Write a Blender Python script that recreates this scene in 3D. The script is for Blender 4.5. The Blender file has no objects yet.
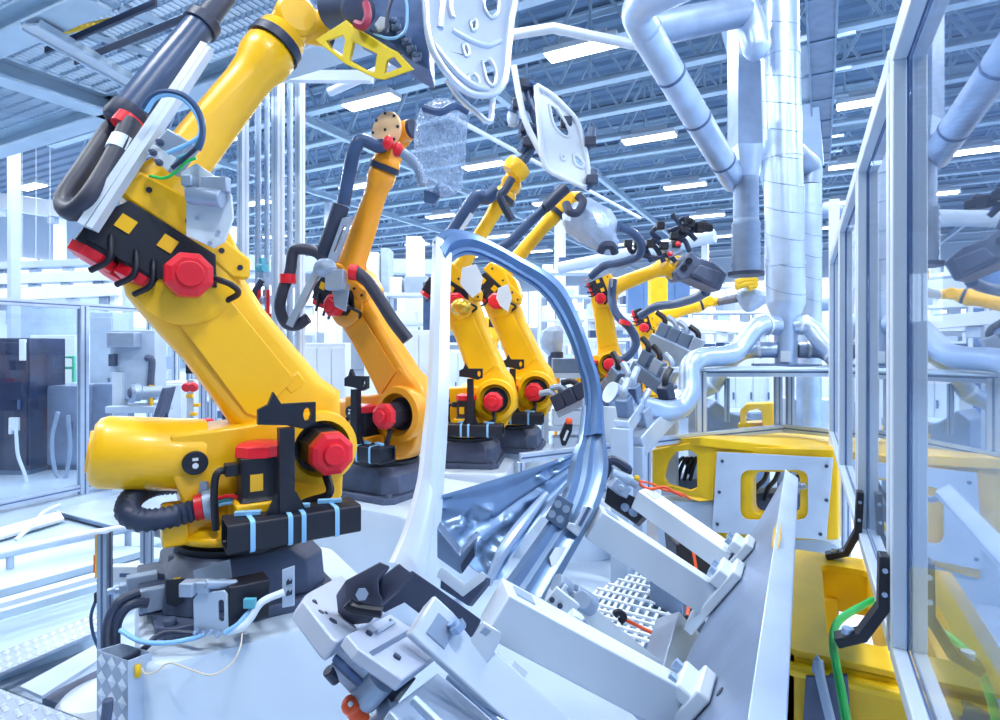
import bpy, bmesh, math, random
from mathutils import Vector as V, Matrix
from mathutils.geometry import tessellate_polygon

# ---------------------------------------------------------------- camera, world, exposure
SC = bpy.context.scene
FPX, CX, CY, CAMH, YAW = 580.0, 500.0, 345.0, 2.2, math.radians(27.7)
FW = V((-math.sin(YAW), math.cos(YAW), 0)); RT = V((math.cos(YAW), math.sin(YAW), 0)); UP = V((0, 0, 1))
CAM = V((0, 0, CAMH))
cd = bpy.data.cameras.new('camera'); cam = bpy.data.objects.new('camera', cd)
SC.collection.objects.link(cam); SC.camera = cam
cam.location = CAM; cam.rotation_euler = (math.radians(90), 0, YAW)
cd.sensor_width = 36.0; cd.lens = FPX * 36.0 / 1000.0; cd.shift_y = (CY - 360.0) / 1000.0
cd.clip_start = 0.05; cd.clip_end = 200
SC.view_settings.view_transform = 'Standard'; SC.view_settings.look = 'None'
SC.view_settings.gamma = 1.0; SC.view_settings.use_curve_mapping = False
SC.view_settings.exposure = 0.15
wd = bpy.data.worlds.new('world'); SC.world = wd; wd.use_nodes = True
bg = wd.node_tree.nodes['Background']
bg.inputs[0].default_value = (0.68, 0.84, 1.0, 1); bg.inputs[1].default_value = 0.24
SC.cycles.max_bounces = 6; SC.cycles.diffuse_bounces = 3; SC.cycles.glossy_bounces = 4
SC.cycles.transparent_max_bounces = 12; SC.cycles.use_denoising = True
SC.cycles.sample_clamp_indirect = 4.0; SC.cycles.caustics_reflective = False; SC.cycles.caustics_refractive = False
random.seed(7)

# ---------------------------------------------------------------- picture-to-place helpers
def ray(px, py): return FW + RT * ((px - CX) / FPX) + UP * ((CY - py) / FPX)
def W(px, py, d): return CAM + ray(px, py) * d
def on_plane(px, py, p0, n):
    r = ray(px, py); return CAM + r * ((p0 - CAM).dot(n) / r.dot(n))
def on_x(px, py, x): return on_plane(px, py, V((x, 0, 0)), V((1, 0, 0)))
def on_y(px, py, y): return on_plane(px, py, V((0, y, 0)), V((0, 1, 0)))
def on_z(px, py, z): return on_plane(px, py, V((0, 0, z)), V((0, 0, 1)))
def pix(p):
    r = V(p) - CAM; d = r.dot(FW); return (CX + FPX * r.dot(RT) / d, CY - FPX * r.z / d, d)

# ---------------------------------------------------------------- materials
MATS = {}
def mat(name, col, rough=0.5, metal=0.0, noise=0.06, nscale=6.0, bump=0.0, bscale=40.0, coat=0.0, spec=None):
    if name in MATS: return MATS[name]
    m = bpy.data.materials.new(name); m.use_nodes = True; nt = m.node_tree
    b = nt.nodes['Principled BSDF']
    b.inputs['Roughness'].default_value = rough; b.inputs['Metallic'].default_value = metal
    if coat: b.inputs['Coat Weight'].default_value = coat; b.inputs['Coat Roughness'].default_value = 0.12
    if spec is not None: b.inputs['Specular IOR Level'].default_value = spec
    tc = nt.nodes.new('ShaderNodeTexCoord'); n = nt.nodes.new('ShaderNodeTexNoise')
    n.inputs['Scale'].default_value = nscale; n.inputs['Detail'].default_value = 4
    nt.links.new(tc.outputs['Object'], n.inputs['Vector'])
    r = nt.nodes.new('ShaderNodeValToRGB')
    c = list(col)
    r.color_ramp.elements[0].position = 0.3; r.color_ramp.elements[1].position = 0.7
    r.color_ramp.elements[0].color = [max(0, x * (1 - noise)) for x in c] + [1]
    r.color_ramp.elements[1].color = [min(1, x * (1 + noise)) for x in c] + [1]
    nt.links.new(n.outputs['Fac'], r.inputs['Fac']); nt.links.new(r.outputs['Color'], b.inputs['Base Color'])
    if bump:
        n2 = nt.nodes.new('ShaderNodeTexNoise'); n2.inputs['Scale'].default_value = bscale
        nt.links.new(tc.outputs['Object'], n2.inputs['Vector'])
        bp = nt.nodes.new('ShaderNodeBump'); bp.inputs['Strength'].default_value = bump; bp.inputs['Distance'].default_value = 0.02
        nt.links.new(n2.outputs['Fac'], bp.inputs['Height']); nt.links.new(bp.outputs['Normal'], b.inputs['Normal'])
    MATS[name] = m; return m
def emat(name, col, strength):
    if name in MATS: return MATS[name]
    m = bpy.data.materials.new(name); m.use_nodes = True; nt = m.node_tree
    nt.nodes.remove(nt.nodes['Principled BSDF'])
    e = nt.nodes.new('ShaderNodeEmission'); e.inputs[0].default_value = (*col, 1); e.inputs[1].default_value = strength
    nt.links.new(e.outputs[0], nt.nodes['Material Output'].inputs[0]); MATS[name] = m; return m
def glass_mat(name, tint, refl, haze=0.0, haze_col=(0.8, 0.88, 1.0), top=.9):
    """thin pane: clear film + Fresnel mirror + a white diffuse haze mixed in to brighten it"""
    m = bpy.data.materials.new(name); m.use_nodes = True; nt = m.node_tree
    nt.nodes.remove(nt.nodes['Principled BSDF'])
    tr = nt.nodes.new('ShaderNodeBsdfTransparent'); tr.inputs[0].default_value = (*tint, 1)
    gl = nt.nodes.new('ShaderNodeBsdfGlossy'); gl.inputs['Roughness'].default_value = 0.01
    df = nt.nodes.new('ShaderNodeBsdfDiffuse'); df.inputs[0].default_value = (*haze_col, 1)
    gl.inputs['Color'].default_value = (.97, .98, 1, 1)
    lw = nt.nodes.new('ShaderNodeLayerWeight'); lw.inputs[0].default_value = .5
    pw = nt.nodes.new('ShaderNodeMath'); pw.operation = 'POWER'; pw.inputs[1].default_value = refl; nt.links.new(lw.outputs['Facing'], pw.inputs[0])
    fr = nt.nodes.new('ShaderNodeMath'); fr.operation = 'MULTIPLY_ADD'; fr.inputs[1].default_value = top; fr.inputs[2].default_value = .03; nt.links.new(pw.outputs[0], fr.inputs[0])
    m1 = nt.nodes.new('ShaderNodeMixShader'); m2 = nt.nodes.new('ShaderNodeMixShader')
    m1.inputs[0].default_value = haze  # pale haze put into the pane colour to lift its brightness
    nt.links.new(tr.outputs[0], m1.inputs[1]); nt.links.new(df.outputs[0], m1.inputs[2])
    nt.links.new(fr.outputs[0], m2.inputs[0]); nt.links.new(m1.outputs[0], m2.inputs[1]); nt.links.new(gl.outputs[0], m2.inputs[2])
    nt.links.new(m2.outputs[0], nt.nodes['Material Output'].inputs[0]); MATS[name] = m; return m

YEL = mat('yellow_paint', (0.96, 0.52, 0.003), 0.38, 0, 0.05, 3, coat=0.25)
ORA = mat('orange_paint', (0.90, 0.36, 0.012), 0.4, 0, 0.05, 3, coat=0.2)
FYEL = mat('fixture_yellow', (0.84, 0.52, 0.003), 0.45, 0, 0.08, 5)
DGREY = mat('dark_grey_casting', (0.075, 0.10, 0.18), 0.5, 0.1, 0.15, 9, 0.1)
BLACK = mat('black_plastic', (0.006, 0.009, 0.022), 0.45, 0, 0.2, 8)
NAVY = mat('navy_rubber', (0.022, 0.035, 0.08), 0.5, 0, 0.15, 10)
BLUEH = mat('blue_sleeve', (0.035, 0.075, 0.18), 0.35, 0, 0.15, 5)
RED = mat('red_plastic', (0.75, 0.012, 0.03), 0.35, 0, 0.08, 6)
ORED = mat('orange_red', (0.9, 0.10, 0.02), 0.4, 0, 0.08, 6)
WHITE = mat('white_paint', (0.72, 0.80, 0.90), 0.5, 0, 0.03, 2)
PALE = mat('pale_blue_paint', (0.46, 0.57, 0.74), 0.5, 0, 0.06, 3)
LGREY = mat('light_grey_metal', (0.34, 0.43, 0.58), 0.42, 0.35, 0.10, 5)
ALU = mat('brushed_aluminium', (0.54, 0.64, 0.79), 0.34, 0.5, 0.10, 4, 0.04, 90)
ALUW = mat('white_aluminium', (0.66, 0.75, 0.87), 0.4, 0.15, 0.04, 4)
SLOT = mat('profile_slot', (0.10, 0.16, 0.32), 0.6, 0.2, 0.1, 8)
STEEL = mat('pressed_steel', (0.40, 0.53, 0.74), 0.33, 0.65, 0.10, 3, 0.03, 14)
DSTEEL = mat('dark_steel', (0.16, 0.23, 0.36), 0.35, 0.5, 0.15, 5)  # one even, darker steel colour
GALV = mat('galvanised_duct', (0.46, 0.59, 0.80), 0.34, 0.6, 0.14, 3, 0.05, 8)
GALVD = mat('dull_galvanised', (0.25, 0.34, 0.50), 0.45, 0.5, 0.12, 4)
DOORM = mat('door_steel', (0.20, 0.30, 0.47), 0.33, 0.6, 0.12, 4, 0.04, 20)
BLUE = mat('blue_strap', (0.25, 0.55, 0.90), 0.4, 0, 0.05, 5)
GREEN = mat('green_cable', (0.02, 0.60, 0.10), 0.4, 0, 0.05, 5)
TEAL = mat('teal_tube', (0.10, 0.42, 0.55), 0.4, 0, 0.1, 5)
CREAM = mat('tan_cover', (0.85, 0.55, 0.30), 0.5, 0, 0.05, 5)
FOIL = mat('protective_film', (0.40, 0.51, 0.70), 0.35, 0.3, 0.15, 5, 0.9, 7)
BRONZE = mat('gold_wrap', (0.70, 0.42, 0.05), 0.25, 0.7, 0.2, 9, 0.4, 20)
DPANEL = mat('dark_panel', (0.02, 0.03, 0.08), 0.3, 0.1, 0.25, 3)
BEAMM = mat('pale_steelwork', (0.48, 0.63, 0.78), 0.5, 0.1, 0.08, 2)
BEAMD = mat('dark_steelwork', (0.20, 0.31, 0.46), 0.55, 0.1, 0.12, 2)  # even darker colour for trays, grating and mesh pan
WIRE = mat('bare_wire', (0.62, 0.70, 0.82), 0.4, 0.4, 0.1, 5)
TAN = mat('beige_wire', (0.62, 0.55, 0.45), 0.5, 0, 0.1, 5)

# ---------------------------------------------------------------- mesh helpers
def frame_of(d, up=UP):
    d = d.normalized()
    if abs(d.dot(up)) > 0.98: up = V((1, 0, 0)) if abs(d.x) < 0.9 else V((0, 1, 0))
    s = d.cross(up).normalized(); return d, s, s.cross(d).normalized()
def catmull(pts, k):
    if k < 2 or len(pts) < 3: return [V(p) for p in pts]
    P = [V(p) for p in pts]; P = [P[0] * 2 - P[1]] + P + [P[-1] * 2 - P[-2]]; out = []
    for i in range(1, len(P) - 2):
        a, b, c, d = P[i - 1:i + 3]
        for j in range(k):
            t = j / k
            out.append(0.5 * ((2 * b) + (c - a) * t + (2 * a - 5 * b + 4 * c - d) * t * t + (3 * b - a - 3 * c + d) * t ** 3))
    out.append(P[-2]); return out
class MB:
    def __init__(s): s.v = []; s.f = []
    def add(s, vs, fs):
        o = len(s.v); s.v += [V(x) for x in vs]; s.f += [tuple(o + i for i in f) for f in fs]; return s
    def box(s, c, sx, sy, sz, ax=None):
        c = V(c); X, Y, Z = ax or (V((1, 0, 0)), V((0, 1, 0)), V((0, 0, 1)))
        vs = [c + X * (sx / 2 * i) + Y * (sy / 2 * j) + Z * (sz / 2 * k) for i in (-1, 1) for j in (-1, 1) for k in (-1, 1)]
        return s.add(vs, [(0, 1, 3, 2), (4, 6, 7, 5), (0, 4, 5, 1), (2, 3, 7, 6), (0, 2, 6, 4), (1, 5, 7, 3)])
    def bar(s, a, b, w, h, up=UP):
        a, b = V(a), V(b); d, sd, u = frame_of(b - a, up)
        return s.box((a + b) / 2, (b - a).length, w, h, (d, sd, u))
    def rings(s, rs, cap=True, loop=False):
        n = len(rs[0]); vs = [p for r in rs for p in r]; fs = []
        m = len(rs)
        for i in range(m if loop else m - 1):
            for j in range(n):
                a = i * n + j; b = i * n + (j + 1) % n; c = ((i + 1) % m) * n + (j + 1) % n; e = ((i + 1) % m) * n + j
                fs.append((a, b, c, e))
        if cap and not loop: fs.append(tuple(range(n - 1, -1, -1))); fs.append(tuple((m - 1) * n + j for j in range(n)))
        return s.add(vs, fs)
    def lathe(s, o, axis, prof, n=24, up=UP, cap=True, ph=0.0):
        o = V(o); d, sd, u = frame_of(V(axis), up); rs = []
        for t, r in prof:
            rs.append([o + d * t + (sd * math.cos(2 * math.pi * j / n + ph) + u * math.sin(2 * math.pi * j / n + ph)) * max(r, 1e-4) for j in range(n)])
        return s.rings(rs, cap)
    def cyl(s, a, b, r, r2=None, n=20, ph=0.0):
        a, b = V(a), V(b); L = (b - a).length
        return s.lathe(a, b - a, [(0, r), (L, r if r2 is None else r2)], n, ph=ph)
    def tube(s, pts, r, n=10, k=6, cap=True):
        P = catmull(pts, k); rs = []; u = None
        for i, p in enumerate(P):
            d = (P[min(i + 1, len(P) - 1)] - P[max(i - 1, 0)]).normalized()
            if u is None: _, sd, u = frame_of(d)
            else:
                u = (u - d * u.dot(d)).normalized(); sd = d.cross(u)
            rr = r(i / (len(P) - 1)) if callable(r) else r
            rs.append([p + (sd * math.cos(2 * math.pi * j / n) + u * math.sin(2 * math.pi * j / n)) * rr for j in range(n)])
        return s.rings(rs, cap)
    def hose(s, pts, r, rib=0.06, pitch=None, n=12):
        P = catmull(pts, 8); L = [0.0]
        for i in range(1, len(P)): L.append(L[-1] + (P[i] - P[i - 1]).length)
        pitch = pitch or r * 0.55; m = int(L[-1] / pitch) * 2; Q = []; j = 0
        for q in range(m + 1):
            t = L[-1] * q / m
            while j < len(L) - 2 and L[j + 1] < t: j += 1
            g = (t - L[j]) / max(1e-9, L[j + 1] - L[j]); Q.append(P[j].lerp(P[j + 1], g))
        rs = []; u = None
        for i, p in enumerate(Q):
            d = (Q[min(i + 1, len(Q) - 1)] - Q[max(i - 1, 0)]).normalized()
            if u is None: _, sd, u = frame_of(d)
            else: u = (u - d * u.dot(d)).normalized(); sd = d.cross(u)
            rr = r * (1 + (rib if i % 2 else -rib))
            rs.append([p + (sd * math.cos(2 * math.pi * t / n) + u * math.sin(2 * math.pi * t / n)) * rr for t in range(n)])
        return s.rings(rs)
    def prism(s, poly, vec, holes=()):
        loops = [[V(p) for p in poly]] + [[V(p) for p in h] for h in holes]; vec = V(vec)
        tris = tessellate_polygon(loops); flat = [p for l in loops for p in l]; n = len(flat)
        fs = []
        if not holes: fs += [tuple(range(n))[::-1], tuple(range(n, 2 * n))]
        else:
            for t in tris: fs += [(t[2], t[1], t[0]), (t[0] + n, t[1] + n, t[2] + n)]
        o = 0
        for l in loops:
            m = len(l)
            for i in range(m): fs.append((o + i, o + (i + 1) % m, o + n + (i + 1) % m, o + n + i))
            o += m
        return s.add(flat + [p + vec for p in flat], fs)
    def sphere(s, c, r, n=16, sc=(1, 1, 1)):
        c = V(c); rs = []
        for i in range(1, n // 2):
            a = math.pi * i / (n // 2); rs.append([c + V((r * sc[0] * math.sin(a) * math.cos(2 * math.pi * j / n), r * sc[1] * math.sin(a) * math.sin(2 * math.pi * j / n), r * sc[2] * math.cos(a))) for j in range(n)])
        return s.rings(rs)
    def build(s, name, m, parent=None, bevel=0.0, smooth=35, origin=None, seg=2, sub=0):
        me = bpy.data.meshes.new(name)
        if parent is not None: o0 = world_loc(parent)
        elif origin is not None: o0 = V(origin)
        else:
            mn = [min(v[i] for v in s.v) for i in range(3)]; mx = [max(v[i] for v in s.v) for i in range(3)]
            o0 = V(((mn[0] + mx[0]) / 2, (mn[1] + mx[1]) / 2, mn[2]))
        me.from_pydata([v - o0 for v in s.v], [], s.f); me.update()
        bm = bmesh.new(); bm.from_mesh(me); bmesh.ops.recalc_face_normals(bm, faces=bm.faces); bm.to_mesh(me); bm.free()
        me.polygons.foreach_set('use_smooth', [True] * len(me.polygons))
        if smooth < 180: me.set_sharp_from_angle(angle=math.radians(smooth))
        me.materials.append(m)
        o = bpy.data.objects.new(name, me); SC.collection.objects.link(o)
        if parent is not None: o.parent = parent
        else: o.location = o0
        if bevel:
            bv = o.modifiers.new('bevel', 'BEVEL'); bv.width = bevel; bv.segments = seg; bv.limit_method = 'ANGLE'; bv.angle_limit = math.radians(40)
        if sub:
            sb = o.modifiers.new('sub', 'SUBSURF'); sb.levels = sub; sb.render_levels = sub
        return o
def world_loc(o):
    p = V((0, 0, 0))
    while o is not None: p += V(o.location); o = o.parent
    return p
def thing(name, label, cat, loc, group=None):
    o = bpy.data.objects.new(name, None); SC.collection.objects.link(o); o.location = V(loc); o.empty_display_size = 0.1
    return tag(o, label, cat, group)
def tag(o, label, cat, group=None, kind=None):
    o['label'] = label; o['category'] = cat
    if group: o['group'] = group
    if kind: o['kind'] = kind
    return o
def struct(o, label=None):
    o['kind'] = 'structure'
    if label: o['label'] = label
    return o
def rrect(c, ax, ay, hx, hy, r, k=4):
    """ring of a rounded rectangle round c in the plane ax, ay"""
    out = []; r = min(r, hx * 0.999, hy * 0.999)
    for q, (sx, sy) in enumerate(((1, 1), (-1, 1), (-1, -1), (1, -1))):
        for i in range(k + 1):
            a = math.pi / 2 * (q + i / k); out.append(c + ax * (sx * (hx - r) + r * math.cos(a)) + ay * (sy * (hy - r) + r * math.sin(a)))
    return out
def arc(c, ax, ay, r, a0, a1, n):
    return [c + (ax * math.cos(math.radians(a0 + (a1 - a0) * i / n)) + ay * math.sin(math.radians(a0 + (a1 - a0) * i / n))) * r for i in range(n + 1)]
def profile_bar(mb, slots, a, b, w, h=None, up=UP):
    """slotted aluminium section from a to b (slot strips go to their own mesh)"""
    h = h or w; a, b = V(a), V(b); mb.bar(a, b, w, h, up)
    if slots is not None:
        d, sd, u = frame_of(b - a, up); e = 0.0015
        for o, wx, hx in ((sd * (w / 2), 2 * e, h * 0.2), (-sd * (w / 2), 2 * e, h * 0.2), (u * (h / 2), w * 0.2, 2 * e), (-u * (h / 2), w * 0.2, 2 * e)):
            slots.box((a + b) / 2 + o, (b - a).length * 0.995, wx, hx, (d, sd, u))
# ================================================================ hall: floor, walls, ceiling
def area(loc, sx, sy, power, col=(.91, .965, 1), parent=None):
    l = bpy.data.lights.new('lamp_light', 'AREA'); l.shape = 'RECTANGLE'; l.size = sx; l.size_y = sy; l.energy = power; l.color = col
    o = bpy.data.objects.new('lamp_light', l); SC.collection.objects.link(o); o.location = loc
    if parent: o.parent = parent
    return o
FLOORM = mat('painted_floor', (.42, .53, .69), .25, 0, .07, .9)
f = MB(); f.box((-6, 17, -.06), 60, 56, .12); struct(f.build('floor', FLOORM))
f = MB(); f.box((-6, 44.9, 5), 60, .2, 10); struct(f.build('wall_far', mat('far_wall', (.74, .83, .97), .7, 0, .05, .3)))
f = MB(); f.box((-35.9, 17, 5), .2, 56, 10); struct(f.build('wall_left', MATS['far_wall']))
f = MB(); f.box((9.9, 20, 5), .2, 50, 10); struct(f.build('wall_right', MATS['far_wall']))
# added glowing bands shaped as windows, to brighten the far and left hall
GLOW = emat('added_glow', (.86, .93, 1.0), 2.2); wn = 0
for k in range(11):
    x = -33 + k * 3.9; wn += 1
    m = MB(); m.box((x, 44.76, 5.2), 3.3, .06, 3.0); o = struct(m.build('window_%d' % wn, GLOW))
    for dx in (-1.65, -.55, .55, 1.65):
        m = MB(); m.box((x + dx, 44.7, 5.2), .09, .10, 3.1); m.build('mullion', BEAMM, o)
for k in range(9):
    y = -2 + k * 4.6; wn += 1
    m = MB(); m.box((-35.76, y, 5.0), .06, 4.0, 3.4); o = struct(m.build('window_%d' % wn, GLOW))
    for dy in (-2, -.67, .67, 2):
        m = MB(); m.box((-35.7, y + dy, 5.0), .10, .09, 3.5); m.build('mullion', BEAMM, o)
# corrugated roof deck
dk = MB(); ys = []; P0 = []
y = -1.0
while y < 45:
    P0 += [(y, 9.35), (y + .18, 9.35), (y + .24, 9.43), (y + .42, 9.43)]; y += .48
n = len(P0); vs = [V((-36, a, b)) for a, b in P0] + [V((10, a, b)) for a, b in P0]
dk.add(vs, [(i, i + 1, n + i + 1, n + i) for i in range(n - 1)]); dk.box((-13, 22, 9.6), 46, 46, .06)
struct(dk.build('ceiling', mat('roof_deck', (.15, .25, .40), .55, .1, .1, .5), origin=(-13, 22, 9.35)))
# ---- roof trusses (along X)
webA = MB(); webA.bar((0, 0, 0), (.75, 0, 1.3), .06, .06); webB = MB(); webB.bar((.75, 0, 1.3), (1.5, 0, 0), .06, .06); webC = MB(); webC.bar((.75, 0, 1.3), (.75, 0, 0), .05, .05)
def tmp_mesh(mb, name, m):
    o = mb.build(name, m, origin=(0, 0, 0)); me = o.data; bpy.data.objects.remove(o); return me
wm = [tmp_mesh(w, 'web_member', BEAMM) for w in (webA, webB, webC)]
TR = [5.2 + 1.66 * i for i in range(14)] + [31, 33.5, 36, 39]
for i, y in enumerate(TR):
    x0, x1 = max(-34, -8 - 1.25 * y), min(8, 1.5 + .05 * y)
    r = thing('roof_truss', 'pale steel lattice roof truss spanning the hall under the deck', 'truss', (x0, y, 7.75), 'roof trusses under the deck')
    m = MB(); m.box(((x0 + x1) / 2, y, 7.75), x1 - x0, .22, .06); m.box(((x0 + x1) / 2, y, 7.82), x1 - x0, .03, .12); m.build('bottom_chord', BEAMM, r)
    m = MB(); m.box(((x0 + x1) / 2, y, 9.28), x1 - x0, .16, .05); m.box(((x0 + x1) / 2, y, 9.2), x1 - x0, .03, .12); m.build('top_chord', BEAMM, r)
    if i < 14:
        k = 0; x = x0
        while x + 1.5 < x1 and k < 99:
            for me in (wm[:2] if i > 6 else wm):
                o = bpy.data.objects.new('web_member', me); SC.collection.objects.link(o); o.parent = r; o.location = (x - x0, 0, .05); k += 1
            x += 1.5
# purlins / longitudinal steel
for x, z in ((-5.9, 7.6), (-10.7, 7.6), (-15.5, 7.6), (-1.2, 7.6)):
    m = MB(); m.box((x, 24, z), .14, 38, .05); m.box((x, 24, z + .09), .04, 38, .16); m.box((x, 24, z + .18), .14, 38, .04)
    tag(m.build('roof_purlin', BEAMM), 'long pale steel purlin running away down the hall beneath the trusses', 'beam', 'purlins beneath the trusses')
# ---- fluorescent fittings
k = 0
for x in (6.1, 1.3, -3.5, -8.3, -13.1, -17.9, -22.7, -27.5):  # first and last columns added to brighten the glass side and left background
    for y in (.0, 4.9, 9.8, 14.8, 19.8, 24.8, 29.8):
        if (x > 5 and y > 16) or (x < -20 and y < 4): continue
        o = thing('ceiling_light', 'bright rectangular fluorescent lamp hanging under the roof trusses', 'lamp', (x, y, 7.42), 'fluorescent lamps under the roof')
        m = MB(); m.box((x, y, 7.50), 1.36, .40, .10); m.box((x, y, 7.62), .9, .05, .22); m.build('housing', WHITE, o, .006)
        m = MB(); m.box((x, y, 7.44), 1.30, .36, .03); m.build('diffuser', emat('lamp_glow', (.93, .97, 1.0), 9.0), o)
        area((0, 0, -.01), 1.3, .36, 215, parent=o)
# ---- roof pipes and trays over the hall
def pipe(name, label, cat, pts, r, m, k=1, n=14, group=None, **kw):
    mb = MB(); mb.tube(pts, r, n, k); o = mb.build(name, m, **kw); return tag(o, label, cat, group)
pipe('roof_pipe', 'thin white pipe bending across the roof above the grey door panel', 'pipe', [W(330, 92, 8.0), W(430, 48, 7.2), W(553, 28, 6.8), W(660, 50, 7.4)], .06, ALUW)
pipe('roof_pipe', 'pale horizontal pipe hanging low across the far hall behind the robot gripper', 'pipe', [W(560, 268, 16), W(715, 236, 13.5)], .16, PALE)
pipe('roof_pipe', 'thin white pipe under the trusses above the wrapped gripper, sloping down to the right', 'pipe', [W(430, 105, 11), W(640, 218, 20)], .05, ALUW)

# ---- mezzanine deck at upper left
mz = 4.75
me = thing('mezzanine_deck', 'steel grating walkway deck on pale beams at upper left', 'walkway', on_z(0, 145, mz))
def zbeam(a, b, w, h, m=BEAMM, name='deck_beam'):
    q = MB(); a = V(a); b = V(b); d, sd, u = frame_of(b - a)
    q.bar(a + u * (h / 2 - .012), b + u * (h / 2 - .012), w, .024); q.bar(a - u * (h / 2 - .012), b - u * (h / 2 - .012), w, .024); q.bar(a, b, .02, h - .03)
    return q.build(name, m, me)
zbeam(on_z(-60, 50, mz), on_z(126, 113, mz), .26, .2); zbeam(on_z(-80, 172, mz), on_z(128, 104, mz), .22, .2)
zbeam(on_z(-60, 62, mz), on_z(96, -10, mz), .22, .2); zbeam(on_z(120, 109, mz), on_z(240, 77, mz), .2, .18); zbeam(on_z(196, 88, mz), on_z(450, 2, mz), .32, .2)
zbeam(on_z(40, 10, mz + .2), on_z(250, 80, mz + .2), .12, .14); zbeam(on_z(120, 0, mz + .2), on_z(200, 28, mz + .2), .12, .14)
zbeam(on_z(0, 40, mz + .1), on_z(-40, 62, mz + .1), .1, .1)
def grating(mb, x0, x1, y0, y1, z, sx, sy, t=.006, h=.03):
    x = x0
    while x <= x1: mb.box((x, (y0 + y1) / 2, z), t, y1 - y0, h); x += sx
    y = y0
    while y <= y1: mb.box(((x0 + x1) / 2, y, z), x1 - x0, t, h); y += sy
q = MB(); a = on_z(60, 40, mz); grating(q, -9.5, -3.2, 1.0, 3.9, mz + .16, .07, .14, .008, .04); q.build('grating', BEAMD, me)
q = MB(); q.bar(on_z(40, 38, mz + .12), on_z(112, 20, mz + .12), .03, .03); q.build('yellow_strip', FYEL, me)
tr = MB(); a, b = on_z(75, 62, mz - .1), on_z(185, 18, mz - .1)
d, sd, u = frame_of(b - a)
tr.bar(a, b, .02, .05); tr.bar(a + sd * .22, b + sd * .22, .02, .05)
tag(tr.build('cable_rail', NAVY), 'thin dark pair of rails slung beneath the grating deck at upper left', 'rail')
ct = thing('cable_tray', 'pale slotted cable tray with rungs sloping under the grating deck at upper left', 'cable tray', on_z(30, 30, mz - .15))
q = MB(); a, b = on_z(20, 26, mz - .15), on_z(132, 88, mz - .15); d, sd, u = frame_of(b - a); q.bar(a, b, .02, .06); q.bar(a + sd * .18, b + sd * .18, .02, .06); q.build('side_rail', BEAMM, ct)
for i in range(40):
    q = MB(); p = a + (b - a) * ((i + .5) / 40); q.bar(p, p + sd * .18, .025, .02); q.build('rung', ALUW, ct)
# ---- big hall columns in pale steel, left background
for px, d, lab in ((14, 11.5, 'slender pale steel column at the far left edge'), (128, 12.5, 'pale square column rising behind the nearest robot')):
    p = W(px, 300, d); q = MB(); q.box((p.x, p.y, 4.6), .16, .16, 9.2); q.box((p.x, p.y, .02), .3, .3, .04); tag(q.build('steel_column', PALE), lab, 'column')
# ---- vertical service poles (upper left middle)
def pole(px, y0, wpx, d, lab, m=ALUW, z0=0.0, sq=True):
    p = W(px, y0, d); w = wpx / FPX * d; q = MB(); s = MB()
    if sq: profile_bar(q, s, (p.x, p.y, z0), (p.x, p.y, p.z), w)
    else: q.cyl((p.x, p.y, z0), (p.x, p.y, p.z), w / 2, n=12)
    r = thing('service_pole', lab, 'pole', (p.x, p.y, z0), None)
    q.build('shaft', m, r)
    if sq: s.build('slot', PALE, r)
    q = MB(); q.box((p.x, p.y, z0 + .015), .16, .16, .03); q.build('foot_plate', m, r); return p
pole(243, 76, 8, 6.2, 'leftmost white vertical profile pole beside the arm of the nearest robot')
pole(258, 80, 6, 6.6, 'thin blue grey vertical pipe second from the left in the pole cluster', BLUEH if False else LGREY, 0, False)
pole(267, 78, 5, 6.6, 'thin blue grey vertical pipe third from the left in the pole cluster', LGREY, 0, False)
pole(278, 76, 9, 6.2, 'wide white vertical profile pole in the middle of the cluster')
pole(290, 78, 6, 6.4, 'blue grey vertical pole second from the right in the pole cluster', LGREY, 0, False)
pole(300, 75, 7, 6.1, 'rightmost white vertical profile pole of the cluster')
q = MB(); q.bar(W(236, 76, 6.15), W(372, 77, 5.6), .08, .10); tag(q.build('pole_header', ALUW), 'white header bar joining the tops of the pole cluster', 'beam')
# valves and fittings hung on the poles
for i, (px, py, m, lab) in enumerate(((262, 268, TEAL, 'upper'), (263, 282, LGREY, 'middle'), (266, 300, LGREY, 'lower'))):
    p = W(px, py, 6.35); q = MB(); q.cyl(p - V((.05, 0, 0)), p + V((.05, 0, 0)), .05, n=12); q.box(p + V((0, 0, .07)), .05, .05, .08); q.sphere(p + V((0, -.05, 0)), .035, 10)
    tag(q.build('air_valve', m), lab + ' small air valve clamped on the pipes of the pole cluster', 'valve')
pipe('drop_hose', 'black hose drop with a bend hanging by the pole cluster', 'hose', [W(262, 280, 6.3), W(258, 287, 6.3), W(255, 292, 6.3), W(254, 300, 6.3), W(255, 307, 6.3)], .035, NAVY, 3)
for px, lab in ((259, 'left'), (268, 'right')):
    p = W(px, 316, 6.3); q = MB(); q.lathe(p, UP, [(-.03, .03), (-.02, .05), (.02, .05), (.03, .03)], 14); q.cyl(p + V((0, 0, .03)), W(px, 290, 6.3), .02, n=8)
    tag(q.build('hose_coupling', RED), lab + ' red hose coupling hanging at the foot of the pole cluster pipes', 'coupling')
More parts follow.
